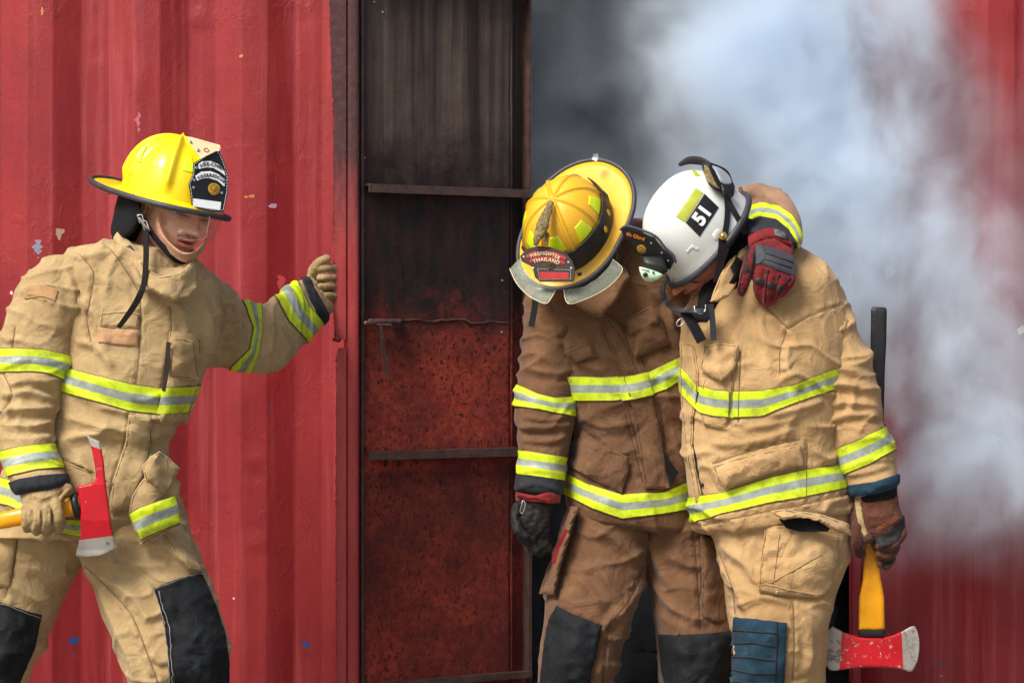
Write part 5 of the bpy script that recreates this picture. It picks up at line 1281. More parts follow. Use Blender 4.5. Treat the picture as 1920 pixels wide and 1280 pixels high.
seams('leg_stitching', bv, [[(1208, 1060), (1175, 1130), (1140, 1180), (1130, 1290)], [(1300, 1000), (1306, 1080), (1312, 1180)], [(1088, 955), (1066, 1030), (1044, 1120)], [(1046, 1138), (1100, 1163), (1128, 1174)]], STITCHB, trB)
boot(PB, W(1075, 640, .12).x, .10, 0, -.4); boot(PB, W(1305, 640, .18).x, .16, 0, .1)
fB_t = [([(1110, 610), (1170, 690), (1200, 700)], 10, .008), ([(1085, 770), (1130, 800), (1210, 790)], 12, .009), ([(1090, 830), (1150, 850), (1200, 840)], 10, .008), ([(1240, 700), (1255, 760), (1290, 800)], 10, .010), ([(1020, 580), (1060, 600), (1100, 590)], 9, .007), ([(1090, 800), (1140, 830), (1170, 870)], 9, .007), ([(1250, 560), (1260, 620), (1280, 660)], 9, .010), ([(1060, 640), (1090, 680), (1140, 700)], 9, .007), ([(1215, 780), (1225, 830), (1235, 890)], 7, .006), ([(1260, 800), (1270, 850), (1290, 900)], 9, .010)]
coB = garment('coat', [B_torso], .0046, PB, BROWN, (.2, 0, 1), .014, 4.5, 3.2, 51, fB_t)
bv = bvh_of(coB)
patch('front_flap', [(1128, 585), (1152, 598), (1185, 640), (1210, 694), (1222, 745), (1240, 820), (1256, 914), (1208, 916), (1200, 850), (1185, 760), (1165, 690), (1140, 640)], bv, BROWN, coB, .012, .006, 8, .004, seed=14, crumple=.003)
bt = bvh_of([coB]+[c for c in coB.children])
band('reflective_band', coB, [(1040, 703), (1079, 705), (1150, 706), (1216, 697), (1250, 680), (1285, 664), (1320, 650)], [(1040, 750), (1079, 751), (1150, 752), (1216, 743), (1250, 730), (1285, 706), (1320, 696)], TAPE, coB)
patch('reflective_patch', [(1158, 706), (1190, 702), (1213, 696), (1226, 741), (1190, 749), (1166, 752)], bt, TAPE, coB, .006, .002, 6, 0, stripes=([(1158, 706), (1190, 702), (1213, 696)], [(1166, 752), (1190, 749), (1226, 741)]))
band('reflective_band', coB, [(1040, 878), (1062, 885), (1100, 905), (1166, 926), (1245, 921), (1270, 910), (1310, 895)], [(1040, 920), (1066, 930), (1110, 952), (1166, 972), (1243, 963), (1290, 955), (1320, 945)], TAPE, coB)
patch('pocket_flap', [(1092, 806), (1130, 838), (1180, 856), (1178, 885), (1166, 924), (1115, 900), (1060, 870), (1074, 838)], bt, BROWN, coB, .012, .005, 7, .012, seed=15, crumple=.004, lift=[(1090, 880, 40, .012)])
patch('chest_pocket', [(1168, 607), (1190, 592), (1215, 576), (1240, 591), (1248, 620), (1257, 645), (1228, 656), (1190, 672), (1178, 640)], bt, BROWN, coB, .010, .006, 6, .014, seed=16, crumple=.003)
patch('chest_pocket_flap', [(1172, 600), (1200, 584), (1222, 572), (1232, 586), (1236, 604), (1205, 620), (1180, 630)], bt, BROWN, coB, .022, .004, 6, .004, seed=17, crumple=.002)
patch('chest_tab', [(1056, 661), (1082, 650), (1104, 641), (1121, 669), (1100, 675), (1080, 681)], bt, BROWN, coB, .008, .005, 5, .006, seed=18, crumple=.002)
seams('coat_stitching', bt, [[(1172, 775), (1186, 830), (1205, 905)], [(1178, 770), (1194, 830), (1213, 905)], [(1140, 600), (1168, 640), (1196, 700)], [(1236, 760), (1250, 850), (1262, 905)], [(1000, 560), (1030, 640), (1076, 700)]], STITCHB, coB)
px_plane('open_front_lining', [(1238, 800), (1246, 850), (1272, 885), (1258, 912), (1248, 880)], W(1250, 860, -.045), (0, -1, 0), NOMEX, coB, .004)
plate('collar', [(1060, 545, -.06), (1080, 572, -.10), (1110, 592, -.11), (1126, 596, -.11), (1156, 562, -.10), (1180, 520, -.07), (1172, 498, -.03), (1150, 480, .02), (1110, 500, .03), (1078, 520, .0)], BROWN, coB, .007, 6, .014, crumple=.006, seed=11, wob=.4)
plate('collar', [(1170, 500, -.03), (1196, 470, .02), (1200, 440, .08), (1180, 430, .10), (1160, 460, .06), (1150, 490, .02)], BROWN, coB, .007, 6, .010, crumple=.003, seed=12, wob=.4)
slB = garment('sleeve', [B_armR], .0044, PB, BROWN, (0, 0, 1), .013, 8, 3.5, 61, [([(985, 690), (1040, 700), (1080, 690)], 8, .008), ([(975, 800), (1020, 800), (1070, 795)], 8, .010), ([(980, 780), (1030, 788), (1072, 775)], 6, .007), ([(978, 822), (1030, 828), (1062, 815)], 6, .007), ([(990, 600), (1030, 620), (1080, 615)], 9, .006)])
band('reflective_band', slB, [(950, 714), (976, 722), (1010, 738), (1040, 745), (1077, 742), (1095, 740)], [(945, 755), (970, 762), (1010, 767), (1050, 776), (1078, 781), (1095, 785)], TAPE, slB)
band('reflective_band', slB, [(950, 839), (974, 842), (1057, 855), (1070, 857)], [(950, 885), (971, 888), (1052, 900), (1070, 903)], TAPE, slB)
band('cuff', slB, [(950, 886), (971, 889), (1052, 901), (1070, 904)], [(950, 922), (971, 923), (1052, 930), (1070, 932)], BLKCUFF, slB, off=.005, thick=.005)
slB2 = garment('sleeve', [B_armL], .0044, PB, cloth_mat('sunlit_brown_cloth' if False else 'brown_cloth_sunlit', srgb(160, 126, 98), srgb(134, 102, 78), fade=srgb(172, 140, 110)), (1, -.5, 0), .010, 8, 3.5, 71, [([(1395, 372), (1420, 356), (1450, 368)], 7, .008), ([(1400, 362), (1440, 372), (1490, 400)], 7, .006)])  # same brown coat cloth, sunlight on this sleeve put into a paler colour
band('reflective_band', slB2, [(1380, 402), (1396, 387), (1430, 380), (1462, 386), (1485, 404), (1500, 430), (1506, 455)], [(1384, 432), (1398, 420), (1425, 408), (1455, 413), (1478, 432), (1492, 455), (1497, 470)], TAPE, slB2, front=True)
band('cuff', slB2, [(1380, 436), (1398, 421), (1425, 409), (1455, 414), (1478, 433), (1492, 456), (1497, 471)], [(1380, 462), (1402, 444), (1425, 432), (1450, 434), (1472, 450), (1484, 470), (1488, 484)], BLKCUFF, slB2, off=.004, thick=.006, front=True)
glB = glove('glove', [[(972, 925, 1046, 928, .02, .04), (968, 945, 1034, 950, .01, .038), (965, 965, 1033, 975, .0, .034), (967, 990, 1030, 1000, -.005, .026), (975, 1003, 1028, 1010, -.005, .02)]],
      [([(975, 985, -.01), (978, 1004, -.022), (990, 1016, -.03), (1000, 1012, -.02)], [10, 9.5, 9, 8]), ([(988, 995, -.01), (992, 1016, -.02), (1004, 1032, -.025), (1012, 1030, -.01)], [10, 9.5, 9, 8]), ([(1002, 1000, .0), (1006, 1022, -.005), (1014, 1036, -.01), (1020, 1030, .01)], [10, 9.5, 8.5, 7.5]), ([(1020, 995, .005), (1024, 1015, .005), (1026, 1030, .0), (1022, 1034, .01)], [9.5, 9, 8, 7]), ([(970, 950, -.01), (966, 975, -.03), (974, 995, -.05), (986, 1004, -.05)], [10, 10, 9.5, 8])], BLEATHER, PB, seed=8, amp=.003)
plate('glove_cuff', [(966, 921, -.02), (1002, 929, -.055), (1027, 922, -.05), (1052, 925, -.0), (1051, 942, -.0), (1030, 944, -.05), (999, 936, -.055), (968, 932, -.02)], REDLEATHER, glB, .006, 5, .008, crumple=.003, seed=5)
bm = bmesh.new(); loft(bm, [(966, 925, 1050, 928, .025, .055), (967, 938, 1048, 940, .02, .05)], cap=False); bm_obj('glove_cuff', bm, REDLEATHER, glB)
bm = bmesh.new(); P = [W(982, 938, -.07), W(985, 944, -.072), W(983, 955, -.072), W(979, 962, -.07), W(975, 958, -.07), (W(978, 946, -.072)), W(980, 938, -.07)]; tube(bm, P, [.0014]*7, n=8, sub=3); bm_obj('snap_hook', bm, STEEL, glB)
# red and black glove on the far shoulder
glR = glove('glove', [[(1489, 462, 1402, 440, -.15, .045), (1486, 478, 1404, 462, -.185, .04), (1492, 512, 1416, 494, -.21, .036), (1484, 528, 1416, 512, -.215, .030)]],
      [([(1425, 500, -.225), (1423, 520, -.235), (1424, 545, -.225), (1432, 562, -.205)], [12, 12, 11, 9.5]), ([(1444, 506, -.23), (1443, 528, -.240), (1439, 552, -.232), (1438, 568, -.21)], [12, 12, 11, 9.5]),
       ([(1462, 510, -.228), (1463, 530, -.238), (1455, 548, -.232), (1450, 562, -.21)], [12, 11.5, 10.5, 9]), ([(1480, 512, -.222), (1482, 526, -.230), (1472, 540, -.226), (1464, 550, -.205)], [10.5, 10, 9.5, 8]),
       ([(1416, 470, -.20), (1406, 492, -.225), (1397, 522, -.235), (1390, 548, -.225)], [13, 12.5, 11, 8])], REDLEATHER, PB, seed=5, amp=.0016)
bg_ = bvh_of(glR)
patch('thumb', [(1412, 458), (1417, 480), (1413, 500), (1411, 520), (1402, 540), (1391, 558), (1383, 545), (1388, 520), (1394, 500), (1399, 475), (1404, 462)], bg_, BLEATHER, glR, .0016, .0012, 5, 0, curve=False, crumple=.0005)
kp = patch('knuckle_pad', [(1417, 457), (1432, 460), (1460, 467), (1488, 482), (1493, 500), (1490, 518), (1462, 508), (1430, 495), (1416, 497)], bg_, GREYPAD, glR, .003, .004, 4, .005, crumple=.0006)
bk_ = bvh_of(kp); 
bm = bmesh.new()
for L in ([(1437, 475), (1460, 483), (1486, 492)], [(1434, 485), (1458, 494), (1484, 502)]):
    tube(bm, surf_pts(bk_, L, .0005, 4), .0016, n=6)
tube(bm, surf_pts(bk_, [(1430, 460), (1436, 474), (1434, 484), (1424, 494)], .0005, 4), .0012, n=6)
bm_obj('pad_groove', bm, BLKRUB, glR)
for i, L in enumerate(([(1440, 508), (1437, 530), (1434, 566)], [(1461, 516), (1456, 535), (1447, 562)], [(1480, 522), (1472, 534), (1460, 552)])):
    P = surf_pts(bg_, L, -.0005, 3); bm = bmesh.new(); tube(bm, P, [.0046 if j < 2 else .0026 for j in range(len(P))], n=8); bm_obj('finger_seam', bm, BLEATHER, glR)
for (q) in (([(1415, 520), (1434, 524), (1434, 535), (1415, 532)]), ([(1440, 528), (1456, 532), (1453, 542), (1438, 541)]), ([(1461, 535), (1474, 537), (1468, 547), (1456, 546)])):
    patch('finger_pad', q, bg_, BLKRUB, glR, .0022, .002, 3, .0015, crumple=.0004)
patch('wrist_strap', [(1402, 446), (1420, 432), (1450, 427), (1476, 440), (1488, 462), (1476, 458), (1450, 446), (1425, 450), (1404, 462)], bvh_of([glR, [c for c in slB2.children if c.name.startswith('cuff')][0]]), REDLEATHER, glR, .013, .006, 5, .006, crumple=.002, smoothit=8)
patch('wrist_tab', [(1452, 426), (1478, 437), (1477, 450), (1451, 442)], bvh_of([c for c in glR.children if c.name.startswith('wrist_strap')]), BLKRUB, glR, .004, .003, 4, .001)

# helmet
hB = Dome(.108, .134, .150, (0, 45, -45, 90, -90, 135, -135, 180), .006, .0038)
helB = dome_obj('helmet', hB, MBh, YEL_B, PB)
brim_obj(hB, MBh, lambda p: .030+.008*max(0, math.cos(p))**2+.070*max(0, -math.cos(p))**1.6, lambda p: -.010*abs(math.sin(p))-.004*max(0, math.cos(p))+.004*max(0, -math.cos(p)), YEL_B, RUBBER, helB, .0065)
for (p0, p1, t0, t1) in ((10, 36, 44, 64), (-36, -10, 44, 64), (56, 80, 46, 66), (-80, -56, 46, 66), (100, 124, 46, 66), (-124, -100, 46, 66), (146, 170, 48, 66)):
    dome_patch('reflective_sticker', hB, MBh, p0, p1, t0, t1, LIMESTK, helB, taper=.35)
dome_patch('goggle_strap', hB, MBh, -168, -22, 66, 88, BLKRUB, helB, off=.007, thick=.003, n=40)
dome_patch('goggle_strap', hB, MBh, 30, 160, 76, 88, BLKRUB, helB, off=.005, thick=.003, n=26)
for a in (-90, -112):
    c = hB.p(R(77), R(a), .0088); n = (hB.p(R(77), R(a), .02)-c).normalized(); disc('strap_hole', MBh @ c, MBh.to_3x3() @ n, .0095, .001, YEL_B, helB, sx=.75)
# shield of the middle helmet
snB = Vector((-.18, -.97, .12)).normalized(); soB = W(1027, 500, -.205)
shB = [(975, 480), (988, 466), (1008, 461), (1032, 463), (1060, 473), (1072, 488), (1078, 502), (1076, 526), (1073, 528), (1012, 528), (1003, 520), (998, 500), (978, 490)]
px_plane('shield', shB, soB, snB, BRNLEA, helB, .005)
stitched('shield_stitching', [(1008, 504), (1070, 506), (1070, 523), (1012, 524)], soB, snB, CREAM, helB, .0010)
px_plane('shield_panel', [(1011, 510), (1066, 511), (1067, 523), (1013, 523)], soB, snB, REDP, helB, .001, off=.0012)
px_plane('shield_panel', [(986, 479), (1000, 472), (1025, 470), (1045, 474), (1062, 482), (1060, 488), (1044, 481), (1022, 477), (1000, 479), (987, 485)], soB, snB, REDP, helB, .001, off=.0012)
px_plane('shield_panel', [(992, 487), (1004, 482), (1025, 481), (1045, 484), (1060, 491), (1058, 496), (1043, 491), (1024, 488), (1004, 490), (993, 493)], soB, snB, REDP, helB, .001, off=.0012)
xdB = (on_plane(1060, 484, soB, snB)-on_plane(995, 480, soB, snB)).normalized()
for s_, (cx, cy_), sz, arc in (('FIREFIGHTER', (1023, 476), .0125, .075), ('THAILAND', (1025, 487), .0130, .075)):
    place_mesh('shield_lettering', text_mesh(s_, sz, .0005, arc, .0002, 1.12), on_plane(cx, cy_, soB, snB)+snB*.0028, xdB, snB, GOLD if False else CREAM, helB)
c = on_plane(1033, 497, soB, snB); disc('medallion', c, snB, .0125, .0022, PEWTER, helB); emboss('medallion_relief', c+snB*.0025, snB, .0105, PEWTER, helB)
for (a, b) in ((982, 482), (1000, 503), (1066, 492), (1071, 503)): disc('shield_stud', on_plane(a, b, soB, snB), snB, .0028, .0016, STEEL, helB)
bm = bmesh.new(); P = [(1033, 380, -.165), (1029, 392, -.178), (1021, 410, -.198), (1016, 428, -.212), (1008, 446, -.214), (1004, 458, -.212)]
tube(bm, [W(*p) for p in P], [5.5/S, 7.5/S, 10/S, 12/S, 8/S, 4/S], n=14, sub=5, flat=.8); me = voxel(bm, .0016, 1); v, n = get_vn(me); set_v(me, v+n*(.0016*noise(v*130)+.0005*noise(v*330))[:, None]); mesh_obj('carved_finial', me, BRONZE, helB)
bm = bmesh.new(); tube(bm, [W(1026, 440, -.20), W(1024, 458, -.208)], [.006, .005], n=8); bm_obj('finial_foot', bm, BRONZE, helB)
# flipped-down side visors with water drops
plate('visor', [(956, 504, -.10), (964, 494, -.09), (974, 485, -.08), (980, 500, -.10), (990, 514, -.14), (1014, 530, -.17), (1042, 543, -.18), (1034, 558, -.20), (1024, 569, -.21), (1006, 563, -.19), (988, 552, -.165), (968, 530, -.13)], VISORW, helB, .0025, 5, 0)
plate('visor', [(1057, 543, -.18), (1078, 541, -.19), (1096, 537, -.19), (1120, 522, -.17), (1140, 502, -.14), (1149, 487, -.12), (1160, 495, -.12), (1167, 507, -.13), (1150, 530, -.16), (1127, 547, -.18), (1095, 562, -.20), (1065, 569, -.21)], VISORW, helB, .0025, 5, 0)
def rimline(name, pts, mat, parent, r):
    bm = bmesh.new(); cc = crom([tuple(W(*p)) for p in pts], 4); tube(bm, [Vector(p) for p in cc], [r]*len(cc), n=6); bm_obj(name, bm, mat, parent)
rimline('visor_edge', [(956, 504, -.10), (968, 530, -.13), (988, 552, -.165), (1006, 563, -.19), (1024, 569, -.21), (1034, 558, -.20), (1042, 543, -.18)], CREAM, helB, .0012)
rimline('visor_edge', [(1057, 543, -.18), (1065, 569, -.21), (1095, 562, -.20), (1127, 547, -.18), (1150, 530, -.16), (1167, 507, -.13), (1160, 495, -.12), (1149, 487, -.12)], CREAM, helB, .0012)
disc('visor_pivot', W(1087, 513, -.165), (-.2, -1, .1), .006, .006, BLKRUB, helB)
ribbon('chin_strap', [W(1150, 455, -.02), W(1156, 470, -.03), W(1158, 492, -.03)], .018, GOLD if False else BRNLEA, helB, .003)
bm = bmesh.new(); 
P = [W(1150, 462, -.05), W(1158, 462, -.05), W(1157, 486, -.05), W(1149, 486, -.05)]; tube(bm, P+[P[0]], [.002]*5, n=8); bm_obj('strap_buckle', bm, GOLD, helB)
ribbon('strap_tail', [W(1004, 552, -.10), W(1002, 580, -.10), W(996, 612, -.095)], .016, BLKRUB, helB, .003)
ribbon('brim_clip', [W(1116, 289, .03), W(1117, 295, .02), W(1114, 301, .016)], .014, STEEL, helB, .002, (0, -1, .5))

# ================================================================== FIREFIGHTER ON THE RIGHT
PC = thing('person', 'firefighter in tan coat and white helmet numbered 51, looking down, hanging axe in hand', 'person', (W(1440, 640, -.05).x, -.05, 0))
C_torso = [(1320, 520, 1470, 440, -.0, .09), (1295, 560, 1510, 470, -.02, .13), (1280, 610, 1560, 510, -.03, .155), (1276, 665, 1588, 580, -.04, .165), (1275, 725, 1592, 660, -.05, .17), (1277, 780, 1582, 740, -.05, .17), (1281, 840, 1574, 815, -.05, .165), (1288, 900, 1582, 870, -.05, .165), (1298, 955, 1592, 925, -.05, .17), (1306, 990, 1598, 955, -.05, .165)]
C_arm = [(1450, 520, 1575, 540, -.02, .07), (1460, 580, 1592, 585, -.04, .088), (1475, 645, 1612, 632, -.06, .092), (1496, 700, 1632, 680, -.07, .090), (1520, 750, 1646, 730, -.08, .086), (1540, 800, 1652, 775, -.09, .082), (1560, 845, 1664, 815, -.10, .076), (1572, 880, 1676, 855, -.11, .070), (1588, 908, 1682, 888, -.115, .066), (1592, 922, 1684, 903, -.117, .064)]
C_legF = [(1310, 960, 1590, 940, -.05, .15), (1335, 1010, 1596, 1000, -.06, .15), (1352, 1070, 1580, 1070, -.08, .145), (1366, 1130, 1562, 1130, -.10, .135), (1372, 1180, 1552, 1180, -.11, .125), (1374, 1230, 1548, 1230, -.10, .12), (1376, 1300, 1545, 1300, -.07, .11), (1390, 1400, 1530, 1400, -.02, .10), (1400, 1520, 1515, 1520, .02, .085)]
C_legB = [(1322, 970, 1460, 980, .05, .11), (1335, 1030, 1470, 1040, .06, .11), (1348, 1090, 1480, 1100, .07, .11), (1360, 1160, 1490, 1170, .08, .11), (1364, 1230, 1490, 1240, .10, .105), (1366, 1320, 1480, 1320, .12, .10), (1370, 1420, 1475, 1420, .14, .095), (1375, 1520, 1470, 1520, .16, .085)]
uC, fC = Vector((-.70, -.33, .63)).normalized(), Vector((-.60, -.22, -.77)).normalized()
MCh = frame(W(1317, 436, -.10), fC, uC, 1.0)
MC = frame(W(1300, 452, -.10)-uC*.02, fC, uC, 1.05)
me = body_mesh(MC, srgb(190, 118, 94)[:3], srgb(150, 80, 72)[:3], dict(neck=W(1390, 500, -.02), parts=[C_torso, C_arm, C_legF, C_legB]), False)
mesh_obj('body', me, SKIN, PC)
trC = garment('trousers', [C_legF, C_legB], .0048, PC, TAN2, (.2, 0, 1), .015, 5, 4, 81, [([(1350, 1020), (1400, 1060), (1420, 1100)], 10, .010), ([(1440, 1010), (1430, 1070), (1425, 1110)], 8, .006), ([(1400, 980), (1440, 990), (1500, 1010)], 10, .007), ([(1355, 1060), (1385, 1110), (1400, 1150)], 10, .009), ([(1370, 1140), (1430, 1120), (1480, 1130)], 8, .006), ([(1500, 1150), (1520, 1200), (1510, 1270)], 9, .007)])
bv = bvh_of(trC)
kc = patch('knee_pad', [(1375, 1157), (1410, 1159), (1476, 1167), (1474, 1220), (1470, 1300), (1374, 1300), (1371, 1240), (1372, 1185)], bv, TEAL, trC, .012, .006, 6, .012, seed=22, crumple=.002)
bm = bmesh.new(); bq = bvh_of(kc)
for L in ([(1374, 1180), (1410, 1183), (1456, 1187)], [(1374, 1206), (1412, 1204), (1456, 1212)], [(1373, 1230), (1412, 1232), (1456, 1238)], [(1373, 1254), (1412, 1262), (1456, 1262)], [(1374, 1276), (1412, 1280), (1456, 1279)], [(1457, 1168), (1456, 1220), (1453, 1279)]):
    tube(bm, surf_pts(bq, L, .0, 5), .0024, n=6)
bm_obj('quilting', bm, BLKCUFF, kc)
patch('knee_pad', [(1362, 1175), (1372, 1185), (1371, 1240), (1374, 1290), (1366, 1250), (1362, 1210)], bvh_of(trC), TEAL, trC, .010, .004, 5, 0, seed=3)
patch('cargo_pocket', [(1434, 985), (1500, 985), (1575, 1005), (1570, 1060), (1558, 1100), (1536, 1120), (1480, 1116), (1421, 1106), (1428, 1050)], bv, TAN2, trC, .010, .005, 8, .016, seed=24, crumple=.004)
bv2 = bvh_of([c for c in trC.children if c.name.startswith('cargo_pocket')]+[trC])
patch('pocket_bottom', [(1421, 1096), (1436, 1092), (1480, 1104), (1530, 1112), (1536, 1120), (1480, 1118), (1422, 1108)], bv2, TAN2, trC, .005, .004, 5, .002, seed=5)
disc('drain_eyelet', W(1457, 1110, -.275), (0, -1, 0), .0045, .002, STEEL, trC)
px_plane('pocket_mouth_shade', [(1460, 972), (1500, 970), (1540, 968), (1560, 985), (1552, 996), (1500, 996), (1475, 990)], W(1510, 985, -.245), (0, -1, .1), NOMEX, trC, .004)  # flat dark sheet, colour stands for the shade inside the pocket
plate('pocket_flap', [(1443, 957, -.25), (1470, 953, -.25), (1500, 958, -.24), (1535, 962, -.235), (1575, 975, -.21), (1592, 982, -.20), (1597, 1004, -.20), (1575, 1000, -.225), (1556, 990, -.25), (1535, 976, -.265), (1500, 968, -.27), (1470, 975, -.27), (1456, 968, -.26)], TAN2, trC, .005, 5, .010, crumple=.006, seed=16, wob=.5)
seams('leg_stitching', bv2, [[(1436, 1000), (1428, 1050), (1426, 1098)], [(1462, 1000), (1456, 1050), (1450, 1095)], [(1486, 1130), (1488, 1200), (1486, 1275)], [(1350, 1040), (1372, 1100), (1378, 1150)], [(1430, 1100), (1460, 1085), (1540, 1040)]], STITCH, trC)
boot(PC, W(1455, 640, .02).x, .0, 0, -.3); boot(PC, W(1425, 640, .2).x, .20, 0, -.2)
fC_t = [([(1440, 590), (1470, 610), (1500, 650)], 9, .008), ([(1480, 640), (1475, 690), (1500, 730)], 11, .012), ([(1330, 830), (1400, 830), (1500, 800)], 10, .008), ([(1400, 800), (1450, 795), (1530, 770)], 9, .008), ([(1310, 560), (1330, 600), (1350, 640)], 9, .005), ([(1390, 600), (1380, 640), (1390, 700)], 9, .006), ([(1440, 780), (1500, 765), (1545, 750)], 9, .009), ([(1310, 870), (1340, 880), (1350, 920)], 8, .006), ([(1520, 840), (1550, 860), (1575, 850)], 9, .010), ([(1420, 560), (1430, 620), (1440, 680)], 9, .005), ([(1540, 960), (1560, 940), (1590, 935)], 8, .006)]
coC = garment('coat', [C_torso], .0046, PC, TAN2, (.3, 0, 1), .014, 4.5, 3.2, 91, fC_t)
bv = bvh_of(coC)
patch('front_flap', [(1275, 640), (1300, 645), (1308, 690), (1309, 730), (1300, 780), (1298, 830), (1306, 880), (1316, 930), (1304, 942), (1296, 900), (1284, 840), (1277, 760), (1274, 700)], bv, TAN2, coC, .010, .006, 6, .004, seed=31, crumple=.002)
bt = bvh_of([coC]+list(coC.children))
band('reflective_band', coC, [(1260, 672), (1278, 688), (1293, 705), (1309, 722), (1365, 732), (1430, 731), (1490, 720), (1540, 700), (1620, 670)], [(1260, 722), (1278, 738), (1300, 762), (1312, 774), (1365, 784), (1430, 780), (1500, 752), (1550, 735), (1620, 715)], TAPE, coC)
band('reflective_band', coC, [(1270, 935), (1297, 930), (1355, 922), (1445, 893), (1511, 878), (1574, 870), (1620, 862)], [(1270, 982), (1306, 978), (1358, 962), (1445, 942), (1512, 931), (1590, 914), (1620, 908)], TAPE, coC)
patch('pocket_flap', [(1337, 873), (1380, 858), (1430, 846), (1502, 833), (1507, 872), (1450, 885), (1400, 903), (1360, 917), (1345, 900)], bt, TAN2, coC, .014, .005, 7, .010, seed=33, crumple=.004, lift=[(1360, 900, 30, .012)])
patch('chest_pocket', [(1330, 690), (1378, 680), (1372, 760), (1362, 806), (1318, 796), (1312, 770), (1316, 720)], bt, TAN2, coC, .006, .004, 7, .010, seed=34)
bt2 = bvh_of([coC]+list(coC.children))
patch('reflective_patch', [(1310, 722), (1340, 730), (1367, 732), (1366, 783), (1335, 780), (1311, 774)], bt2, TAPE, coC, .004, .002, 6, 0, stripes=([(1310, 722), (1340, 730), (1367, 732)], [(1311, 774), (1335, 780), (1366, 783)]))
patch('chest_pocket_flap', [(1319, 648), (1350, 642), (1386, 647), (1384, 670), (1378, 692), (1364, 706), (1352, 716), (1330, 705), (1311, 690), (1316, 668)], bt2, TAN2, coC, .014, .005, 6, .012, seed=35, crumple=.005)
seams('coat_stitching', bt2, [[(1478, 615), (1440, 580), (1420, 560)], [(1478, 615), (1520, 590), (1575, 572)], [(1474, 620), (1462, 660), (1462, 700)], [(1388, 660), (1386, 720), (1384, 790)], [(1336, 868), (1420, 840), (1500, 822)], [(1512, 830), (1512, 900), (1511, 940)], [(1310, 985), (1400, 965), (1500, 945), (1590, 925)], [(1302, 850), (1310, 920)]], STITCH, coC)
patch('reflective_patch', [(1277, 688), (1293, 705), (1308, 723), (1309, 772), (1296, 760), (1279, 742)], bt2, TAPE, coC, .003, .002, 4, 0, stripes=([(1277, 688), (1293, 705), (1308, 723)], [(1279, 742), (1296, 760), (1309, 772)]))
bm = bmesh.new(); tube(bm, surf_pts(bt2, [(1309, 735), (1301, 780), (1299, 830), (1308, 880), (1318, 925)], .001, 5), .0026, n=6); bm_obj('zip_line', bm, BLKRUB, coC)
disc('zip_pull', surf_pts(bt2, [(1318, 908), (1319, 912)], .004, 2)[0], (0, -1, 0), .005, .004, BLKRUB, coC)
# hood, collar, braces
plate('collar', [(1400, 440, -.10), (1410, 452, -.12), (1388, 470, -.17), (1366, 490, -.20), (1352, 512, -.22), (1340, 540, -.23), (1331, 566, -.24), (1345, 566, -.24), (1366, 556, -.235), (1378, 540, -.22), (1384, 520, -.20), (1392, 500, -.17), (1412, 478, -.14), (1414, 452, -.11)], TAN2, coC, .008, 6, .010, crumple=.003, seed=41, wob=.4)
plate('collar_lining', [(1384, 470, -.175), (1396, 462, -.14), (1404, 490, -.16), (1398, 520, -.18), (1380, 542, -.21), (1366, 532, -.225), (1376, 514, -.215), (1368, 500, -.21)], NOMEX, coC, .006, 5, .004, crumple=.002)
bm = bmesh.new(); loft(bm, [(1345, 455, 1420, 425, -.05, .085), (1332, 510, 1420, 470, -.06, .09), (1322, 548, 1400, 520, -.07, .085), (1300, 578, 1385, 555, -.08, .07)]); tube(bm, [W(1352, 528, -.10), W(1334, 556, -.13), W(1320, 577, -.15)], [.036, .034, .02], n=20)
me = voxel(bm, .004, 5); v, n = get_vn(me); set_v(me, v+n*(.004*noise(v*22))[:, None]); hood = mesh_obj('knit_hood', me, NOMEX, PC)
ribbon('brace', [W(1284, 584, -.205), W(1300, 610, -.218), W(1316, 640, -.228)], (.026), NOMEX, coC, .004)
ribbon('brace', [W(1332, 570, -.22), W(1336, 600, -.225), W(1338, 638, -.232)], .015, BLKRUB, coC, .003)
# dark sheet standing in for shade in the open neck behind the braces
plate('neck_shade', [(1284, 584, -.185), (1310, 582, -.20), (1338, 572, -.20), (1338, 590, -.205), (1326, 604, -.212), (1306, 604, -.212), (1292, 596, -.20)], NOMEX, coC, .004, 6, 0)
ring_obj('carabiner', W(1276, 604, -.20), (0, -1, .1), .012, .0016, STEEL, coC, sx=.6)
slC = garment('sleeve', [C_arm], .0044, PC, TAN2, (.25, 0, -1), .013, 8, 3.5, 101, [([(1500, 700), (1550, 690), (1620, 700)], 9, .010), ([(1520, 735), (1570, 720), (1640, 735)], 8, .011), ([(1535, 765), (1580, 755), (1645, 762)], 8, .010), ([(1545, 790), (1600, 775), (1650, 785)], 7, .009), ([(1480, 640), (1520, 650), (1560, 640)], 9, .007), ([(1585, 890), (1625, 885), (1670, 870)], 6, .005), ([(1570, 700), (1600, 740), (1590, 780)], 8, .008), ([(1500, 600), (1540, 620), (1590, 610)], 10, .006)])
band('reflective_band', slC, [(1545, 850), (1563, 842), (1612, 822), (1657, 800), (1670, 793)], [(1560, 898), (1579, 891), (1630, 870), (1672, 847), (1690, 838)], TAPE, slC)
band('cuff', slC, [(1570, 912), (1592, 909), (1640, 903), (1682, 889), (1700, 882)], [(1570, 930), (1595, 930), (1640, 923), (1683, 911), (1700, 905)], TEAL, slC, off=.005, thick=.006)
seams('sleeve_stitching', bvh_of(slC), [[(1590, 600), (1560, 680), (1548, 760)]], STITCH, slC)
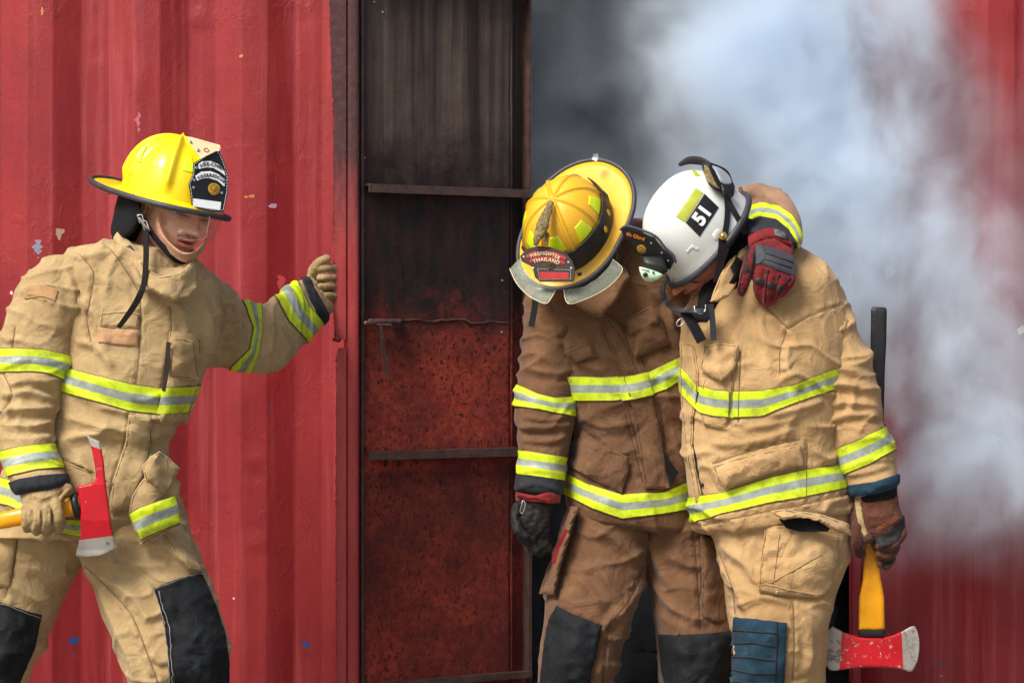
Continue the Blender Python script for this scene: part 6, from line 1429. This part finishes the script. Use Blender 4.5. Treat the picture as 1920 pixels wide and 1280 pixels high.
# glove round the axe handle
glC = glove('glove', [[(1600, 925, 1682, 905, -.115, .042), (1604, 948, 1684, 938, -.12, .043), (1606, 972, 1692, 968, -.125, .042), (1612, 995, 1688, 996, -.125, .038), (1628, 1014, 1680, 1016, -.125, .030)]],
      [([(1612, 960, -.13), (1608, 990, -.15), (1608, 1018, -.15), (1613, 1038, -.13)], [12, 12, 11.5, 10]), ([(1622, 990, -.15), (1626, 1008, -.165), (1632, 1012, -.165)], [9, 8, 7]), ([(1686, 972, -.12), (1688, 1000, -.14), (1672, 1022, -.16), (1650, 1022, -.16)], [11, 11, 10, 9]),
       ([(1676, 1000, -.11), (1676, 1030, -.13), (1660, 1042, -.15), (1648, 1038, -.155)], [11, 10.5, 9.5, 8]), ([(1668, 1015, -.10), (1670, 1045, -.12), (1662, 1060, -.135), (1652, 1056, -.14)], [10.5, 10, 9, 8]), ([(1650, 1000, -.09), (1652, 1030, -.08), (1648, 1048, -.09)], [10, 10, 9])], BRLEATHER, PC, seed=15, amp=.0025)
bg_ = bvh_of(glC)
patch('glove_strip', [(1634, 1013), (1660, 1000), (1686, 972), (1696, 966), (1697, 982), (1683, 1012), (1668, 1024), (1650, 1030)], bg_, BLEATHER, glC, .002, .002, 4, .002)
patch('glove_strip', [(1654, 1046), (1672, 1040), (1673, 1054), (1660, 1066), (1652, 1062)], bg_, BLEATHER, glC, .002, .002, 4, .001)
hg = bg_.ray_cast(CAMP, ray(1664, 982))
if hg[0]: place_mesh('glove_lettering', text_mesh('PRO-TECH', .0135, .0004, 0, .0002, 1.05), hg[0]+Vector((0, -.006, .002)), W(1690, 966, 0)-W(1640, 994, 0), Vector((.05, -1, .1)), plain('faded_orange_thread', srgb(150, 70, 44), .9), glC)
patch('cream_gusset', [(1602, 930), (1614, 930), (1618, 970), (1628, 1004), (1621, 1008), (1610, 985), (1604, 955)], bg_, CHIN if False else LEATHER, glC, .002, .002, 4, .001)
bm = bmesh.new(); loft(bm, [(1605, 926, 1681, 910, -.118, .048), (1608, 942, 1682, 930, -.118, .047)], cap=False); bm_obj('knit_wrist', bm, NOMEX, glC)
# helmet
hC = Dome(.114, .142, .158, (), 0, .01, .84, .84, comb=.006)
helC = dome_obj('helmet', hC, MCh, WHITE, PC, thmax=98)
brim_obj(hC, MCh, lambda p: .004+.008*max(0, math.cos(p))**3+.004*max(0, -math.cos(p)), lambda p: -.004*max(0, math.cos(p)), WHITE, RUBBER, helC, .0075, z0=-.020, flatb=True)
# shield on the front of the white helmet, its lamp, number panel, straps and goggles
snC = Vector((-.42, -.72, -.45)).normalized(); soC = W(1212, 468, -.205)
shC = [(1164, 432), (1172, 427), (1196, 434), (1226, 447), (1243, 468), (1258, 480), (1263, 492), (1256, 506), (1240, 500), (1214, 488), (1198, 478), (1184, 455), (1170, 445)]
px_plane('shield', shC, soC, snC, BLKLEA, helC, .006)
bm = bmesh.new(); P = [on_plane(a, b, soC, snC)-snC*.003 for a, b in ((1163, 431), (1174, 425), (1198, 431), (1228, 444), (1246, 465), (1261, 479), (1266, 492))]; tube(bm, P, [.0035]*len(P), n=8, sub=4); bm_obj('shield_edge', bm, GREYPAD, helC)
xdC = (on_plane(1214, 450, soC, snC)-on_plane(1172, 436, soC, snC)).normalized()
place_mesh('shield_lettering', text_mesh('tit Chief', .0135, .0005, .0, .0006, 1.1), on_plane(1192, 443, soC, snC)+snC*.0016, xdC, snC, ORANGEU, helC)
c = on_plane(1203, 467, soC, snC); disc('medallion', c, snC, .0125, .002, GOLD, helC); emboss('medallion_relief', c+snC*.0022, snC, .0105, GOLD, helC)
for (a, b) in ((1221, 456), (1241, 474), (1253, 489)): disc('shield_stud', on_plane(a, b, soC, snC), snC, .003, .002, STEEL, helC)
bm = bmesh.new(); P = [on_plane(a, b, soC+Vector((0, -.006, -.004)), snC) for a, b in ((1206, 478), (1222, 482), (1244, 490), (1250, 502), (1248, 510), (1236, 514), (1212, 505), (1205, 490))]
loft(bm, [(1205, 482, 1246, 484, -.205, .016), (1206, 492, 1250, 498, -.215, .018), (1212, 503, 1252, 508, -.215, .016), (1222, 508, 1246, 514, -.21, .012)], n=16, pw=.6, cap=.1); mc = bm_obj('camera_mount', bm, BLKRUB, helC)
mc.modifiers.new('es', 'EDGE_SPLIT').split_angle = R(35)
bm = bmesh.new(); loft(bm, [(1198, 500, 1238, 512, -.225, .012), (1199, 508, 1243, 516, -.230, .016), (1203, 519, 1236, 523, -.230, .015), (1208, 525, 1228, 526, -.228, .010)], n=16, pw=.55, cap=.1); ca = bm_obj('helmet_camera', bm, LENSGRN, helC); ca.modifiers.new('es', 'EDGE_SPLIT').split_angle = R(35)
disc('camera_lens', W(1210, 515, -.246), (-.15, -1, -.1), .0062, .003, BLKRUB, helC); disc('camera_button', W(1225, 511, -.247), (0, -1, .1), .0032, .002, GREYPAD, helC)
bm = bmesh.new(); tube(bm, [W(1203, 504, -.243), W(1216, 507, -.248)], [.0022, .0022], n=8); bm_obj('camera_clip', bm, STEEL, helC)
# number panel and lime strips lie on the shell
bvC = bvh_of(helC)
np_ = patch('number_panel', [(1321, 363), (1348, 389), (1312, 444), (1286, 418)], bvC, BLKLEA, helC, .0012, .003, 4, 0, wob=0, crumple=0, smoothit=1)
bn = bvh_of(np_)
h0 = bn.ray_cast(CAMP, ray(1317, 404)); nn = h0[1] if h0[1].y < 0 else -h0[1]
nn = Vector((-.18, -.93, .30)).normalized()
hs_ = [bn.ray_cast(CAMP, ray(a, b))[0] for a, b in ((1300, 425), (1330, 382), (1330, 402), (1305, 405))]
nn = ((hs_[1]-hs_[0]).cross(hs_[2]-hs_[3])).normalized(); nn = nn if nn.y < 0 else -nn
tm = text_mesh('51', .048, .0008, 0, .0022, 1.05)
xd_ = hs_[1]-hs_[0]
place_mesh('number', tm, h0[0]+nn*.0012, xd_, nn, WHITEP, helC)
bm = bmesh.new()
for a, b in zip([(1321, 367), (1345, 390), (1311, 440), (1289, 418)], [(1345, 390), (1311, 440), (1289, 418), (1321, 367)]):
    k = int(math.dist(a, b)/4.5)
    for j in range(k):
        q = surf_pts(bn, [(a[0]+(b[0]-a[0])*j/k, a[1]+(b[1]-a[1])*j/k), (a[0]+(b[0]-a[0])*(j+.5)/k, a[1]+(b[1]-a[1])*(j+.5)/k)], .0004, 1.5)
        if len(q) > 1: tube(bm, q, .0005, n=5)
bm_obj('panel_stitching', bm, GREYPAD, helC)
patch('reflective_sticker', [(1304, 352), (1319, 362), (1285, 417), (1267, 406)], bvC, LIMEDULL, helC, .0016, .001, 4, 0, wob=0, crumple=0, smoothit=0)
patch('reflective_sticker', [(1294, 316), (1304, 320), (1314, 330), (1304, 331)], bvC, LIMEDULL, helC, .0016, .001, 4, 0, wob=0, crumple=0, smoothit=0)
patch('raised_mark', [(1285, 472), (1297, 458), (1313, 466), (1308, 471), (1298, 467), (1290, 476)], bvC, WHITE, helC, .0005, .002, 3, .001, wob=0, crumple=0, smoothit=1)
patch('shell_boss', [(1336, 440), (1342, 431), (1350, 430), (1354, 440), (1350, 450), (1340, 450)], bvC, WHITE, helC, .0008, .002, 3, .002, wob=0, crumple=0, smoothit=1, curve=True)
# straps over the shell
def shell_strap(name, pts, wd, off=.005, mat=STRAP, th=.003):
    P = []; 
    for a, b in crom(pts, 5): 
        h = bvC.ray_cast(CAMP, ray(a, b)); 
        if h[0] is not None: P.append((h[0], h[1] if h[1].y < 0 else -h[1]))
    if len(P) < 3: return
    return ribbon(name, [p+n*off for p, n in P], wd, mat, helC, th, [tuple(n) for p, n in P], 1)
shell_strap('goggle_strap', [(1360, 350), (1362, 380), (1362, 410), (1358, 440)], .016, .004, BLKRUB)
ribbon('goggle_strap', [W(1357, 340, -.17), W(1364, 372, -.19), W(1384, 410, -.185), W(1398, 440, -.16)], .014, BLKRUB, helC, .003, (0, -1, .1))
ribbon('goggle_strap', [W(1398, 380, -.07), W(1396, 412, -.12), W(1378, 440, -.17), W(1362, 462, -.18)], .018, BLKRUB, helC, .003, (0, -1, 0))
ribbon('ear_strap', [W(1355, 438, -.225), W(1354, 462, -.225), W(1350, 500, -.215), W(1344, 530, -.21)], .020, STRAP, helC, .003)
disc('strap_eyelet', W(1355, 442, -.232), (-.1, -1, .1), .0105, .003, GOLD, helC); disc('eyelet_snap', W(1355, 442, -.236), (-.1, -1, .1), .0045, .003, STEEL, helC)
ribbon('chin_strap', [W(1245, 527, -.14), W(1242, 548, -.15), W(1250, 567, -.17), W(1270, 580, -.20), W(1302, 583, -.235), W(1324, 582, -.235)], .014, BLKRUB, helC, .004, ((-.6, -.8, 0), (-.3, -.8, .5), (0, -.8, .6)))
bm = bmesh.new(); tube(bm, [W(1302, 574, -.235), W(1304, 584, -.24), W(1314, 588, -.24), W(1322, 582, -.238), W(1323, 572, -.235)], [.0018]*5, n=8, sub=4); bm_obj('strap_ring', bm, STEEL, helC)
ribbon('rear_strap', [W(1388, 470, -.12), W(1392, 500, -.14), W(1398, 515, -.14)], .022, BLKRUB, helC, .004)
# goggles pushed up on the back of the shell: frame, lens, vent foam
bm = bmesh.new(); tube(bm, [W(1274, 309, -0.050), W(1292, 301, -0.060), W(1314, 302, -0.090), W(1328, 307, -0.110)], [.005, .010, .011, .008], n=12, flat=.5, sub=4); bm_obj('goggle_side', bm, BLKRUB, helC)
gf = plate('goggle_frame', [(1318, 300, -0.130), (1330, 304, -0.155), (1352, 312, -0.140), (1366, 322, -0.130), (1374, 340, -0.130), (1378, 352, -0.140), (1372, 364, -0.170), (1368, 372, -0.180), (1352, 362, -0.200), (1332, 350, -0.205), (1322, 330, -0.195), (1316, 312, -0.160)], BLKRUB, helC, .014, 5, .012, curve=True)
plate('goggle_lens', [(1336, 310, -0.172), (1352, 316, -0.165), (1366, 328, -0.158), (1372, 342, -0.165), (1364, 346, -0.185), (1352, 342, -0.195), (1344, 328, -0.190)], GOGLENS, helC, .003, 4, .004, curve=True)
plate('goggle_foam', [(1320, 308, -0.180), (1328, 312, -0.195), (1336, 330, -0.212), (1344, 346, -0.220), (1350, 354, -0.220), (1340, 352, -0.222), (1328, 342, -0.218), (1320, 326, -0.202)], BRONZE, helC, .004, 3, .003, crumple=.004)
plate('goggle_clip', [(1352, 345, -0.205), (1366, 350, -0.195), (1378, 356, -0.180), (1376, 366, -0.190), (1368, 374, -0.202), (1354, 364, -0.212)], BLKRUB, helC, .010, 4, .006)
bm = bmesh.new(); 
P = [W(1388, 352, -.02), W(1393, 374, -.04), W(1390, 402, -.07), W(1378, 424, -.12)]; tube(bm, P, [.004, .008, .009, .008], n=12, sub=4, flat=.7); bm_obj('rear_trim', bm, RUBBER, helC)
# spectacles
bm = bmesh.new(); P = [W(1302, 514, -.13), W(1313, 519, -.135), W(1309, 528, -.14), W(1294, 528, -.14), W(1286, 520, -.13)]; tube(bm, P, [.0022]*5, n=8, sub=3); tube(bm, [W(1312, 518, -.135), W(1334, 508, -.13)], [.002, .002], n=8)
bm_obj('spectacles', bm, BLKRUB, PC)

for o_ in (PA, PB, PC): o_['group'] = 'firefighters at the smoking container'
for o_ in (ax, ax2): o_['group'] = 'fire axes'
